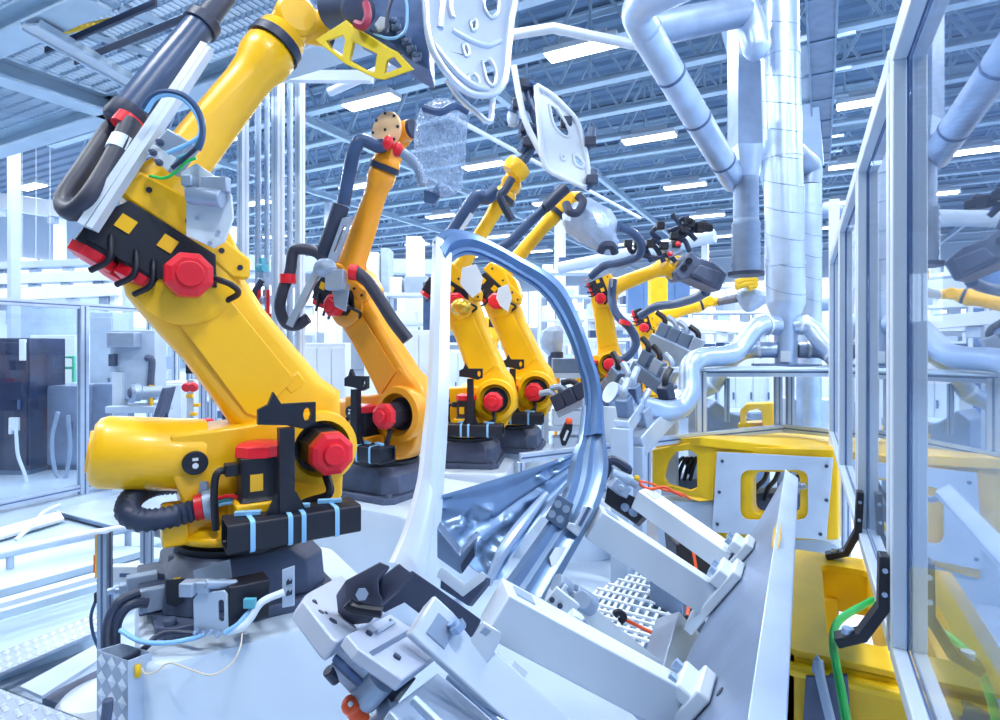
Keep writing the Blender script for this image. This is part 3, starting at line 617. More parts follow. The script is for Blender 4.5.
pipe('orange_cable', 'bright orange cable tied in loops below the middle and farthest beams', 'cable', [W(690, 537, 3.0), W(694, 555, 2.95), W(696, 575, 2.9), W(690, 600, 2.8), W(686, 620, 2.7), W(680, 636, 2.6), W(668, 640, 2.55), W(648, 631, 2.5), W(622, 618, 2.45)], .008, ORED, 5, 8)
for x, y, d in ((672, 638, 2.54), (685, 622, 2.66), (619, 617, 2.44)):
    q = MB(); q.tube([W(x - 5, y - 2, d), W(x, y - 5, d), W(x + 5, y, d), W(x + 1, y + 5, d)], .015, 8, 4); tag(q.build('cable_tie', BLACK), {672: 'black tie where the orange cable turns beside the square column', 685: 'black tie on the orange cable below the middle beam foot', 619: 'black sleeve at the left end of the orange cable'}[x], 'cable tie')
# ---- steel door frame
D0, D1, D2 = W(440, 240, 2.35), W(600, 430, 2.35), W(410, 570, 1.80)
DN = (D1 - D0).cross(D2 - D0).normalized()
if DN.dot(CAM - D0) < 0: DN = -DN
def D(px, py, o=0.0): return on_plane(px, py, D0, DN) + DN * o
door = thing('car_door_frame', 'pressed steel car door frame held upright in the fixture at centre', 'car door', D(500, 580))
outer = [(433, 242), (445, 230), (469, 233), (492, 243), (517, 257), (539, 268), (558, 282), (569, 298), (581, 326), (592, 359), (599, 382), (602, 410), (604, 436)]
inner = [(448, 275), (452, 262), (469, 254), (492, 261), (517, 275), (539, 290), (556, 312), (570, 340), (579, 368), (584, 387), (585, 408), (582, 436)]
def resample(P, n):
    P = catmull([V((x, y, 0)) for x, y in P], 8); L = [0]
    for i in range(1, len(P)): L.append(L[-1] + (P[i] - P[i - 1]).length)
    out = []; j = 0
    for k in range(n):
        t = L[-1] * k / (n - 1)
        while j < len(L) - 2 and L[j + 1] < t: j += 1
        out.append(P[j].lerp(P[j + 1], (t - L[j]) / max(1e-9, L[j + 1] - L[j])))
    return out
def strip(Oo, Ii, prof, n=48):
    """pressed section swept between two traced edges; prof = (t across, height)"""
    a, b = resample(Oo, n), resample(Ii, n); rs = []
    for p, q_ in zip(a, b):
        top = [D(*(p.lerp(q_, t).xy), h) for t, h in prof]; bot = [D(*(p.lerp(q_, t).xy), h - .006) for t, h in reversed(prof)]
        rs.append(top + bot)
    mb = MB(); mb.rings(rs); return mb
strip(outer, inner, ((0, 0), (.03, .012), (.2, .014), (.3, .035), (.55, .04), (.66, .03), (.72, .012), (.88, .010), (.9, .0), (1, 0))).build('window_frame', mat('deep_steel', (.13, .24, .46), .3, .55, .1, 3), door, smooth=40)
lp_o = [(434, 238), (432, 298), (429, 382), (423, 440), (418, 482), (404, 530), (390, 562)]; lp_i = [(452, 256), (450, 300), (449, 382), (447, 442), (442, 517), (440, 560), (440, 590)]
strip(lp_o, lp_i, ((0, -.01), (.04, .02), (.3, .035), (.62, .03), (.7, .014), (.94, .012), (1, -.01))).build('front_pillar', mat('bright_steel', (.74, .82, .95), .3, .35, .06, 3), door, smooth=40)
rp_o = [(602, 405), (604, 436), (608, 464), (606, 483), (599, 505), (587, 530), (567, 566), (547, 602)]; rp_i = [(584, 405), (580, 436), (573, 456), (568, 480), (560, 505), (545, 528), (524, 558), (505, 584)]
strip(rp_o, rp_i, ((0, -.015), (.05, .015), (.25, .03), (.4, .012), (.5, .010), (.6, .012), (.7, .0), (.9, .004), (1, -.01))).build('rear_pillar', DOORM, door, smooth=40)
q = MB(); q.prism([D(x, y, .022) for x, y in ((552, 548), (563, 547), (560, 562), (548, 567), (546, 558))], DN * .001); q.build('white_sticker', WHITE, door)
# inner panel: pressed sheet with embossed ribs and round depressions
topE = [(440, 496), (480, 484), (530, 469), (572, 454)]; botE = [(437, 530), (470, 566), (498, 580), (512, 556), (535, 524), (556, 500), (567, 486)]
ta, ba = resample(topE, 60), resample(botE, 60); em = [(474, 515, 7, -.02), (491, 512, 5, .014), (532, 508, 6, -.02), (478, 545, 6, .014), (490, 560, 7, -.018), (502, 540, 5, .015), (546, 482, 5, .014), (553, 470, 4, -.012), (540, 478, 4, .012), (560, 463, 3, .012), (510, 522, 6, .012), (462, 528, 5, .012)]
rs = []
for i in range(60):
    row = []
    for j in range(25):
        p = ta[i].lerp(ba[i], j / 24); h = 0.004 - .02 * math.sin(math.pi * j / 24) * (1 if j > 8 else .3)
        if j < 3: h += .014
        for ex, ey, er, eh in em:
            r2 = ((p.x - ex) ** 2 + (p.y - ey) ** 2) / er ** 2
            h += eh * math.exp(-r2 * r2)
        h += .010 * math.sin(p.x * .16 + p.y * .21) * math.exp(-((j - 14) / 6) ** 2)
        row.append(D(p.x, p.y, h))
    rs.append(row)
mb = MB(); n = 25
mb.add([p for r in rs for p in r] + [p - DN * .006 for r in rs for p in r], [(i * n + j, i * n + j + 1, (i + 1) * n + j + 1, (i + 1) * n + j) for i in range(59) for j in range(n - 1)] + [(1500 + i * n + j, 1500 + (i + 1) * n + j, 1500 + (i + 1) * n + j + 1, 1500 + i * n + j + 1) for i in range(59) for j in range(n - 1)])
mb.build('inner_panel', DOORM, door, smooth=60)
# bright crash bar fold
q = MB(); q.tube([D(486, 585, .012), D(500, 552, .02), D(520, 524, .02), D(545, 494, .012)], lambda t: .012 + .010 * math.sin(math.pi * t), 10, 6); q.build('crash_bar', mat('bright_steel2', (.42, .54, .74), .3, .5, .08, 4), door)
c = thing('support_block', 'grey steel support block under the lower left corner of the door panel', 'block', W(455, 575, 1.75))
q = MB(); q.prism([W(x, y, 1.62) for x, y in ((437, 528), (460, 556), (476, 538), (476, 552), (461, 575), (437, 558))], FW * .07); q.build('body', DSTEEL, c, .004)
q = MB(); q.prism([W(x, y, 1.61) for x, y in ((461, 566), (474, 546), (475, 556), (462, 574))], FW * .01); q.build('slot', NAVY, c)
# ================================================================ glass fence on the right
X0 = .25
GLASS = glass_mat('clear_pane', (.66, .76, .88), 2.8, .05, (.9, .95, 1.0))
PANE = glass_mat('thin_pane', (.93, .97, 1.0), 4.5, .0, (.8, .88, 1), .5)
zt, zb = 2.2 + .93 * .833, 2.2 - .985 * .833
yA, yB, yC, yD = 1.91, 3.1, 4.65, 6.4
def profile_part(parent, name, a, b, w, h, up=UP, m=ALU):
    q = MB(); s = MB(); profile_bar(q, s, a, b, w, h, up); o = q.build(name, m, parent, .002); s.build('slot', SLOT, o); return o
def fence_panel(label, ya, yb, posts, label_sheet=False):
    r = thing('glass_fence_panel', label, 'fence', (X0 - .02, ya, zb), 'glass guard panels along the right')
    def strip_(name, a, b, w, h):
        q = MB(); q.box(((a[0] + b[0]) / 2, (a[1] + b[1]) / 2, (a[2] + b[2]) / 2), w, max(h, abs(b[1] - a[1])), max(h, abs(b[2] - a[2]))); o = q.build(name, ALUW, r, .004)
        q = MB(); q.box((X0 - .003, (a[1] + b[1]) / 2, (a[2] + b[2]) / 2), .005, max(h, abs(b[1] - a[1])) * .999 - .004, max(h, abs(b[2] - a[2])) - .004); q.build('seal', SLOT, o)
    for y in posts: strip_('post', (X0 - .0225, y, zb), (X0 - .0225, y, zt), .034, .05)
    strip_('top_rail', (X0 - .0225, ya, zt + .03), (X0 - .0225, yb, zt + .03), .034, .07); strip_('bottom_rail', (X0 - .0225, ya, zb - .025), (X0 - .0225, yb, zb - .025), .034, .05)
    q = MB(); q.box((X0 + .003, (ya + yb) / 2, (zb + zt) / 2), .006, yb - ya, zt - zb); q.build('pane', GLASS, r)
    return r
fence_panel('nearest glass guard panel, running out of the picture at the right edge', .4, yA + .03, (yA,))
fence_panel('second glass guard panel from the camera, between two white profile posts', yA + .06, yB, (yA + .085, yB - .03))
fence_panel('third glass guard panel from the camera, with a paper notice beside it', yB + .03, yC, (yB + .06, yC - .03))
fence_panel('farthest glass guard panel, ending beside the enclosure with the ducts', yC + .03, yD, (yC + .06, yD - .03))
ps = thing('fence_post', 'tall plain white post at the far end of the glass guard', 'post', (X0 - .04, yD + .2, 0))
q = MB(); p = on_y(834, 200, yD + .2); q.box((p.x, p.y, p.z / 2), .09, .09, p.z); q.build('shaft', WHITE, ps, .004); q = MB(); q.box((p.x, p.y, .01), .2, .2, .02); q.build('foot_plate', WHITE, ps)
nt = thing('paper_notice', 'white paper notice with a red strip on the guard between profile posts', 'notice', (X0 - .004, 3.35, 1.7))
q = MB(); ya, yb = 3.25, 3.52; q.box((X0 - .004, (ya + yb) / 2, 1.98), .003, yb - ya, .42); q.build('sheet', WHITE, nt); q = MB(); q.box((X0 - .0045, (ya + yb) / 2, 1.80), .003, yb - ya, .07); q.build('red_strip', RED, nt)
q = MB()
for i in range(6): q.box((X0 - .0045, (ya + yb) / 2, 2.12 - i * .045), .0032, (yb - ya) * (.7 if i % 2 else .82), .016)
q.build('printed_lines', LGREY, nt)
# ---- yellow base frame under the guard
zf = 1.24; 
def FZ(px, py, z=zf): return on_z(px, py, z)
yf = thing('yellow_base_frame', 'yellow steel base frame with a rounded rectangular opening under the glass guard', 'frame', FZ(840, 600))
xl = FZ(792, 562).x; ynear, yfar = FZ(830, 690).y, FZ(830, 554).y
o0, o1 = FZ(822, 568), FZ(826, 640)
xo0 = o0.x; yo0, yo1 = FZ(850, 640).y, FZ(850, 568).y
def rr2(x0, x1, y0, y1, z, r, k=4): return rrect(V(((x0 + x1) / 2, (y0 + y1) / 2, z)), V((1, 0, 0)), V((0, 1, 0)), (x1 - x0) / 2, (y1 - y0) / 2, r, k)
xr = .5
q = MB(); q.prism(rr2(xl, xr, FZ(850, 662).y, yfar, zf - .025, .03), V((0, 0, .025)), [rr2(xo0, .235, yo0, yo1, zf - .025, .03)]); q.build('top_plate', FYEL, yf, .003)
q = MB(); yn = FZ(850, 662).y
for a, b, c_, d in ((xl, xr, yn, yn + .02), (xl, xr, yfar - .02, yfar), (xl, xl + .02, yn, yfar), (xo0 - .01, xo0, yo0, yo1), (.235, .245, yo0, yo1), (xo0, .235, yo1, yo1 + .012), (xo0, .235, yo0 - .012, yo0)):
    q.box(((a + b) / 2, (c_ + d) / 2, zf - .16 if c_ in (yn,) else zf - .11), b - a, d - c_, .28 if c_ in (yn,) else .17)
q.build('side_walls', FYEL, yf)
q = MB(); q.box((xl + .25, yn + .1, .5), .5, .16, 1.0); q.build('leg', FYEL, yf, .01); q = MB(); q.box((xl + .1, yfar - .1, .55), .16, .16, 1.1); q.build('leg', FYEL, yf, .01)
q = MB(); q.box(((xl + xr) / 2, yn - .02, zf - .05), xr - xl, .05, .03); q.build('lip', FYEL, yf, .01)
cb = thing('corner_clamp', 'dark grey clamp bracket with a round rod at the front of the yellow base frame', 'clamp', FZ(830, 720, 1.0))
yy = yn - .05
q = MB(); q.prism([on_y(x, y, yy) for x, y in ((806, 676), (848, 678), (852, 740), (802, 742))], V((0, .03, 0))); q.build('back_plate', DGREY, cb, .003)
q = MB(); q.tube([on_y(818, 660, yy - .02), on_y(821, 680, yy - .03), on_y(834, 735, yy - .05)], .014, 12, 4); q.lathe(on_y(818, 672, yy - .02), on_y(817, 655, yy - .02) - on_y(818, 672, yy - .02), [(0, .018), (.03, .012), (.05, .003)], 12); q.build('clamp_rod', LGREY, cb)
def bracket(lab, pts, y, t=.014):
    r = thing('guard_bracket', lab, 'bracket', on_y(*pts[-1], y), 'black guard brackets on the yellow frame')
    P = [on_y(px, py, y) for px, py in pts]
    q = MB(); rs = []
    for i, p in enumerate(P):
        d = (P[min(i + 1, len(P) - 1)] - P[max(i - 1, 0)]).normalized(); sd = V((d.z, 0, -d.x)).normalized()
        rs.append([p + sd * (t * a) + V((0, b, 0)) for a, b in ((1, -.03), (1, .03), (-1, .03), (-1, -.03))])
    q.rings(rs); q.build('arm', BLACK, r, .004)
    a, b = P[-2], P[-1]; q = MB(); m_ = a.lerp(b, .55); q.cyl(m_ + V((0, -.005, .012)), m_ + V((0, -.005, .03)), .016, n=12); q.build('bolt', STEEL, r)
    for f_ in (.25, .7):
        q = MB(); m_ = P[0].lerp(P[1], f_); q.cyl(m_ + V((0, -.03, 0)), m_ + V((0, -.036, 0)), .007, n=10); q.build('screw', STEEL, r)
bracket('black bent guard bracket nearest the camera, with the green cable beside it', [(884, 554), (883, 606), (862, 634), (836, 640)], 1.97)
bracket('farther black bent guard bracket at the back edge of the yellow frame', [(860, 491), (858, 530), (846, 552), (826, 556)], FZ(835, 557).y - .03)
pipe('green_cable', 'bright green cable bending over the front of the yellow base frame', 'cable', [W(873, 600, 2.0), W(860, 607, 1.96), W(846, 615, 1.90), W(836, 625, 1.83), W(833, 642, 1.74), W(836, 664, 1.64), W(842, 695, 1.54), W(850, 745, 1.46)], .0115, GREEN, 5, 10)
# ---- inner duct on the far side: enclosure with ducts
yE = 5.9
en = thing('duct_enclosure', 'aluminium profile enclosure with clear panes under the duct manifold', 'enclosure', on_z(780, 470, 0))
def EP(px, py, d): return W(px, py, d)
dE = 6.3
TL, TR_, ML, BL, BR = W(700, 372, dE), W(840, 372, dE), W(698, 372, dE), W(698, 440, dE), W(840, 415, dE)
profile_part(en, 'top_rail', W(698, 372, dE), W(836, 372, dE), .08, .10)
profile_part(en, 'corner_post', W(701, 372, dE), W(701, 437, dE), .09, .09, FW, ALUW)
profile_part(en, 'bottom_rail', W(520, 458, 5.7), W(701, 436, 6.25), .06, .09); profile_part(en, 'bottom_rail', W(701, 436, 6.25), W(784, 428, 6.4), .06, .08); profile_part(en, 'bottom_rail', W(784, 428, 6.4), W(842, 434, 5.8), .06, .08)
for px, lo in ((778, 428), (790, 428)): profile_part(en, 'mullion', W(px, 376, 6.42), W(px, lo, 6.42), .07, .07, FW, LGREY)
profile_part(en, 'mullion', W(727, 378, 6.9), W(727, 422, 6.9), .05, .05, FW, LGREY)
profile_part(en, 'leg', W(648, 446, 6.1), W(648, 520, 6.1), .06, .06, FW); profile_part(en, 'leg', W(521, 462, 5.7), W(521, 500, 5.7), .07, .07, FW)
q = MB(); q.prism([W(706, 379, dE + .02), W(772, 379, dE + .05), W(772, 424, dE + .05), W(706, 432, dE + .02)], FW * .006); q.build('pane', PANE, en)
q = MB(); q.prism([W(796, 379, dE + .05), W(840, 379, dE - .3), W(840, 428, dE - .3), W(796, 424, dE + .05)], FW * .006); q.build('pane', PANE, en)
q = MB(); q.prism([W(662, 368, dE), W(836, 366, dE), W(836, 370, dE - .3), W(700, 371, dE - .3)], V((0, 0, .01))); q.build('top_sheet', BEAMM, en)
# ---- galvanised ducts
def spiral(a, b, r, parent, n=28, pitch=.3):
    a, b = V(a), V(b); L = (b - a).length; d, sd, u = frame_of(b - a); mb = MB(); mb.cyl(a, b, r, n=n); o = mb.build('duct_body', GALV, parent, smooth=50)
    k = int(L / pitch); m = 16; mb = MB()
    for i in range(k):
        c = a + d * (pitch * (i + .5)); mb.tube([c + d * (pitch * .3 * math.cos(2 * math.pi * j / m + .8)) + (sd * math.cos(2 * math.pi * j / m) + u * math.sin(2 * math.pi * j / m)) * r for j in range(m + 1)], .006, 5, 1)
    mb.build('spiral_seam', GALVD, o)
    for t in (.12, .48, .82):
        mb = MB(); mb.lathe(a.lerp(b, t), d, [(0, r * 1.03), (.05, r * 1.03)], n); mb.build('joint_band', GALV, o)
mdv = thing('vertical_duct', 'large bright spiral duct rising from the manifold to the roof at right of centre', 'duct', W(786, 365, 6.55))
pv = W(786, 365, 6.55); r0 = 17 / 580 * 6.55
zz = W(786, 302, 6.55).z
spiral((pv.x, pv.y, zz), (pv.x - .07, pv.y, 6.05), r0 * 1.06, mdv)
q = MB(); q.lathe((pv.x, pv.y, pv.z), UP, [(0, r0 * .62), (zz - pv.z - .22, r0 * .66), (zz - pv.z - .03, r0 * 1.03), (zz - pv.z + .03, r0 * 1.06)], 28); q.build('manifold_cone', GALV, mdv, smooth=50)
q = MB(); q.lathe((pv.x, pv.y, pv.z - .01), UP, [(0, .36), (.02, .36)], 30); q.build('base_flange', SLOT, mdv)
q = MB(); q.box((pv.x, pv.y - r0 * .75, pv.z + .1), .1, .06, .12); q.build('lever', ALUW, mdv)
def branch(parent, pts, r, m=GALV, k=6):
    q = MB(); P = [W(*p) for p in pts]; q.tube(P, r, 16, k); o = q.build('branch_pipe', m, parent, smooth=60)
    C = catmull(P, k)
    for i in (k, len(C) - k - 1):
        q = MB(); d = (C[i + 1] - C[i]).normalized(); q.lathe(C[i] - d * .015, d, [(0, r * 1.1), (.03, r * 1.1)], 16); q.build('joint_band', ALUW, o)
branch(mdv, [(777, 326, 6.5), (766, 325, 6.45), (756, 328, 6.4), (744, 342, 6.35), (735, 352, 6.3), (722, 356, 6.2), (706, 357, 6.1), (696, 360, 6.0), (690, 368, 5.95), (690, 384, 5.9), (689, 396, 5.85), (680, 408, 5.8), (664, 411, 5.7), (646, 407, 5.6), (630, 402, 5.5), (610, 392, 5.4)], .105)
branch(mdv, [(795, 326, 6.5), (804, 325, 6.45), (813, 330, 6.4), (822, 341, 6.3), (834, 354, 6.2), (846, 366, 6.1)], .105)
branch(mdv, [(776, 350, 6.55), (760, 350, 6.6), (744, 352, 6.7), (730, 361, 6.8), (722, 370, 6.9), (714, 385, 7.0), (700, 392, 7.1)], .09)
branch(mdv, [(796, 350, 6.55), (808, 350, 6.55), (822, 351, 6.5), (834, 358, 6.4), (846, 370, 6.3)], .09, LGREY)
d2 = thing('vertical_duct', 'narrower spiral duct standing just behind and right of the large bright duct', 'duct', W(809, 330, 8.2))
a, b = W(809, 306, 8.2), W(809, 186, 8.2); spiral(a, (a.x, a.y, b.z), .165, d2)
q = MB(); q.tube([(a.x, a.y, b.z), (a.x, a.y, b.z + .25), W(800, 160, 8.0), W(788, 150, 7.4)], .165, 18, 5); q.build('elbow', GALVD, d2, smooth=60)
q = MB(); q.cyl(W(809, 306, 8.2), (a.x, a.y, 0), .16, n=20); q.build('lower_pipe', GALV, d2, smooth=60)
for py in (212, 305):
    q = MB(); q.cyl(W(815, py, 8.3), W(838, py - 2, 8.4), .10, n=16); q.build('stub_pipe', GALVD, d2)
d3 = thing('flexible_duct', 'dull grey flexible duct dropping from a flared square hood left of the large bright duct', 'duct', W(747, 270, 7.4))
a = W(746, 272, 7.4); zt3 = W(746, 178, 7.4).z; q = MB()
pr = [(0, .165)]; L = zt3 - a.z
for i in range(1, 14): pr += [(L * i / 14 - .02, .165 if i < 8 else .15), (L * i / 14, .178 if i < 8 else .155)]
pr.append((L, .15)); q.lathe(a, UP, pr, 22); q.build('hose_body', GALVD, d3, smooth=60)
q = MB(); z2 = W(746, 148, 7.4).z; rs = []
c0 = V((a.x, a.y, zt3)); rs = [[c0 + (RT * math.cos(t) + FW * math.sin(t)) * .155 for t in [2 * math.pi * i / 20 + math.pi / 4 for i in range(20)]], rrect(V((a.x, a.y, z2)), RT, FW, .19, .19, .001, 4)]
rs[1] = [V((a.x, a.y, z2)) + (RT * max(-1, min(1, 1.45 * math.cos(t))) + FW * max(-1, min(1, 1.45 * math.sin(t)))) * .17 for t in [2 * math.pi * i / 20 + math.pi / 4 for i in range(20)]]
q.rings(rs); q.build('flared_hood', GALV, d3)
q = MB(); q.box((a.x, a.y, (z2 + 7.6) / 2), .34, .34, 7.6 - z2, (RT, FW, UP)); q.build('square_riser', GALVD, d3)
q = MB(); q.lathe((a.x, a.y, a.z - .05), UP, [(0, .22), (.05, .22)], 22); q.build('lower_flange', NAVY, d3)
d4 = thing('slanting_duct', 'bright round duct slanting down from the top edge to the flared hood', 'duct', W(735, 178, 7.5))
q = MB(); q.tube([W(690, -20, 4.9), W(655, -4, 5.1), W(643, 3, 5.2), W(638, 14, 5.35), W(645, 30, 5.5), W(655, 48, 5.7), W(735, 182, 7.5)], .15, 22, 6); q.build('duct_body', GALV, d4, smooth=60)
for t in (.15, .45, .8):
    q = MB(); p = W(655, 48, 5.7).lerp(W(735, 182, 7.5), t); d = (W(735, 182, 7.5) - W(655, 48, 5.7)).normalized(); q.lathe(p, d, [(0, .157), (.03, .157)], 24); q.build('joint_band', SLOT, d4)
d5 = thing('cross_duct', 'riveted horizontal duct joining the slanting duct to the large bright duct near the top edge', 'duct', W(690, 20, 5.8))
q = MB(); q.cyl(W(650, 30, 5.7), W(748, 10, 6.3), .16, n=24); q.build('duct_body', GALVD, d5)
for i in range(5):
    q = MB(); p = W(664 + i * 18, 21 - i * 3.6, 5.62 + i * .11); q.box(p, .03, .03, .06); q.build('clip', WHITE, d5)
d6 = thing('duct_stub', 'short capped duct hanging beside the top of the large bright duct', 'duct', W(752, 40, 6.3))
q = MB(); q.tube([W(740, -20, 6.2), W(744, 5, 6.25), W(752, 28, 6.3), W(756, 46, 6.3)], lambda t: .15, 20, 5); q.sphere(W(756, 46, 6.3), .15, 16); q.build('body', GALV, d6, smooth=60)
# ---- cable trays under roof at the right
def tray(lab, a, b, w, n):
    r = thing('cable_tray', lab, 'cable tray', a); d, sd, u = frame_of(b - a)
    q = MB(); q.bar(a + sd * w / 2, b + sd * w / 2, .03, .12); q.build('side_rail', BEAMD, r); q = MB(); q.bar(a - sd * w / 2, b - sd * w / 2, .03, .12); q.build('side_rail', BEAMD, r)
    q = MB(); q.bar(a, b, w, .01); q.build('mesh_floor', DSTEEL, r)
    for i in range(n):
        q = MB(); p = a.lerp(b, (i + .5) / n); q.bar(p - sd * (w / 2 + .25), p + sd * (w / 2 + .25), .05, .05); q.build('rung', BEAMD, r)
tray('broad mesh cable tray running away under the roof right of the large bright duct', W(822, -30, 7.0), W(822, 160, 15), .36, 7)
q = MB(); q.bar(W(796, 40, 9.5), W(812, 165, 14), .5, .1); tag(q.build('roof_panel', PALE), 'pale flat panel beside the broad cable tray under the roof', 'panel')
# ---- yellow turntable frame with white plate
tf = thing('turntable_frame', 'yellow cast turntable frame with rounded windows behind the tilted plate', 'frame', W(745, 520, 5.9))
q = MB(); q.prism([W(700, 437, 5.9), W(836, 452, 5.45), W(840, 470, 5.45), W(836, 438, 6.3), W(720, 430, 6.4), W(652, 444, 6.1)][:2] + [W(842, 440, 6.0), W(842, 436, 6.6), W(735, 430, 7.2), W(655, 440, 6.5)], V((0, 0, -.09))); q.build('top_plate', FYEL, tf, .01)
def rrpx(pts, d): return [W(x, y, d) for x, y in pts]
def win(x0, y0, x1, y1, r, dfun, k=3):
    out = []
    for cx, cy, a0 in ((x1 - r, y1 - r, 0), (x0 + r, y1 - r, 90), (x0 + r, y0 + r, 180), (x1 - r, y0 + r, 270)):
        for i in range(k + 1):
            a = math.radians(a0 + 90 * i / k); x = cx + r * math.cos(a); y = cy + r * math.sin(a); out.append(W(x, y, dfun(x)))
    return out
q = MB(); dl = lambda x: 5.9 - (x - 715) * .0045
outl = [W(652, 450, 6.3), W(700, 441, 5.95), W(716, 446, 5.9), W(714, 500, 5.9), W(700, 502, 5.95), W(652, 487, 6.3)]
q.prism(outl, V((0, .08, 0)), [[W(676, 452, 6.13), W(690, 450, 6.02), W(697, 455, 5.98), W(697, 488, 5.98), W(690, 491, 6.02), W(668, 485, 6.18), W(664, 478, 6.2), W(668, 462, 6.18)]]); q.build('side_web', FYEL, tf, .01)
q = MB(); q.prism([W(714, 446, 5.9), W(838, 450, 5.35), W(838, 540, 5.35), W(714, 540, 5.9)], V((.03, .16, 0)), [win(752, 472, 800, 514, 8, dl)]); q.build('front_web', FYEL, tf, .01)
q = MB(); q.prism([W(655, 502, 6.2), W(716, 502, 5.95), W(836, 545, 5.5), W(836, 620, 5.5), W(716, 600, 5.9), W(660, 560, 6.2)], V((0, .3, 0))); q.build('plinth', PALE, tf)
wp = thing('cover_plate', 'pale bolted cover plate with a large rounded window on the turntable frame', 'plate', W(775, 545, 5.6))
q = MB(); dl2 = lambda x: 5.84 - (x - 715) * .0045
q.prism([W(717, 452, dl2(717)), W(833, 458, dl2(833)), W(826, 540, dl2(826)), W(712, 532, dl2(712))], V((.004, .02, 0)), [win(740, 470, 808, 520, 9, dl2)]); q.build('sheet', PALE, wp)
for x, y in ((722, 461), (826, 466), (719, 492), (826, 500), (717, 524), (820, 534)):
    q = MB(); p = W(x, y, dl2(x) - .01); q.cyl(p, p - FW * .012, .016, n=10); q.build('bolt', NAVY, wp)
ty = thing('turntable_frame', 'smaller yellow arch frame seen through the panes of the duct enclosure', 'frame', W(757, 420, 7.4))
q = MB(); q.prism([W(x, y, 7.4) for x, y in ((740, 425), (740, 410), (746, 404), (773, 403), (774, 430), (762, 430), (762, 412), (757, 409), (749, 411), (745, 416), (745, 425))], V((0, .25, 0))); q.build('arch_web', FYEL, ty, .01)
q = MB(); q.prism([W(x, y, 7.35) for x, y in ((756, 428), (774, 428), (774, 440), (758, 440))], V((0, .25, 0))); q.build('foot', FYEL, ty, .01)
q = MB(); q.prism([W(738, 424, 7.5), W(774, 422, 7.5), W(774, 428, 7.5), W(738, 428, 7.5)], V((0, .3, -.0))); q.build('lower_bar', FYEL, ty)
# gate at left of front guard frame seen behind the plate
dv_ = thing('drive_unit', 'dark drive unit with cables seen through the window of the turntable frame', 'machine', W(775, 560, 6.4))
q = MB(); q.box(W(770, 506, 6.5), .55, .3, .35, (RT, FW, UP)); q.box(V((*W(770, 506, 6.5).xy, .2)), .5, .28, .4, (RT, FW, UP)); q.build('housing', DGREY, dv_, .02)
for i in range(4):
    q = MB(); q.tube([W(752 + 12 * i, 500, 6.3), W(756 + 12 * i, 488, 6.25), W(764 + 11 * i, 480, 6.3), W(768 + 11 * i, 470, 6.35)], .025, 8, 5); q.build('loop_cable', BLACK, dv_)
dv_ = thing('drive_unit', 'dark cable bundle unit seen through the left window of the turntable frame', 'machine', W(682, 500, 6.9))
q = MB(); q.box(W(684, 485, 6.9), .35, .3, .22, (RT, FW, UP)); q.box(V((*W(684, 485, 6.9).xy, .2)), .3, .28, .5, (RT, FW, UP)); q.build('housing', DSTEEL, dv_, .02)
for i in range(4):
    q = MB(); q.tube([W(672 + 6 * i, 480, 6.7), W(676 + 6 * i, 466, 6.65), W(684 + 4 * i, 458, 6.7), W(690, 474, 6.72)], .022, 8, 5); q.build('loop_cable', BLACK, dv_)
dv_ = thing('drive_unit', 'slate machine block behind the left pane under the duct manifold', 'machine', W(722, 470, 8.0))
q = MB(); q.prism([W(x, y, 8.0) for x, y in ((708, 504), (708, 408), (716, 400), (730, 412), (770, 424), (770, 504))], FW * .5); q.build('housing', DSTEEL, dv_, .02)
pf = thing('swing_gate_frame', 'narrow profile gate frame hinged behind the farthest guard bracket', 'gate', W(850, 500, 4.2))
profile_part(pf, 'post', W(846, 560, 4.2), W(846, 475, 4.2), .05, .05, FW); profile_part(pf, 'slanting_rail', W(845, 472, 4.15), W(864, 512, 3.2), .05, .05)
# ================================================================ pedestals under the left robots
PEDM = mat('pedestal_paint', (.60, .71, .86), .35, 0, .05, 1.2)
def pedestal(R, lab, hx0, hx1, hy0, hy1, z0=0.0, r=.12):
    O = R['root'].location; F, A = R['F'], R['A']
    def ring(z, i): return rrect(V((O.x, O.y, z)) + F * ((hx0 + hx1) / 2) + A * ((hy0 + hy1) / 2), F, A, (hx1 - hx0) / 2 - i, (hy1 - hy0) / 2 - i, r, 5)
    o = thing('robot_pedestal', lab, 'pedestal', (O.x, O.y, z0))
    q = MB(); q.rings([ring(z0, 0), ring(PED - .03, 0), ring(PED - .008, .008), ring(PED - .0005, .03)]); q.build('block', PEDM, o, smooth=50)
    q = MB(); q.rings([ring(z0, -.03), ring(z0 + .03, -.03)]); q.build('foot_plate', LGREY, o)
    return o
pedestal(R1, 'white rounded block carrying the nearest yellow robot', -.48, .62, -.5, .60)
pedestal(R2, 'white block carrying the orange robot', -.55, .75, -.7, .55)
pedestal(R3, 'white block under the left one of the robots seen through the door frame', -.5, .5, -.32, .6)
pedestal(R4, 'white block under the right one of the robots seen through the door frame', -.5, .5, -.5, .32)
# ================================================================ dress of the nearest robot
r = R1['root']; P1 = R1['P']
def part(parent, name, mb, m, bevel=0.0, **k): return mb.build(name, m, parent, bevel, **k)
F1, A1 = R1['F'], R1['A']
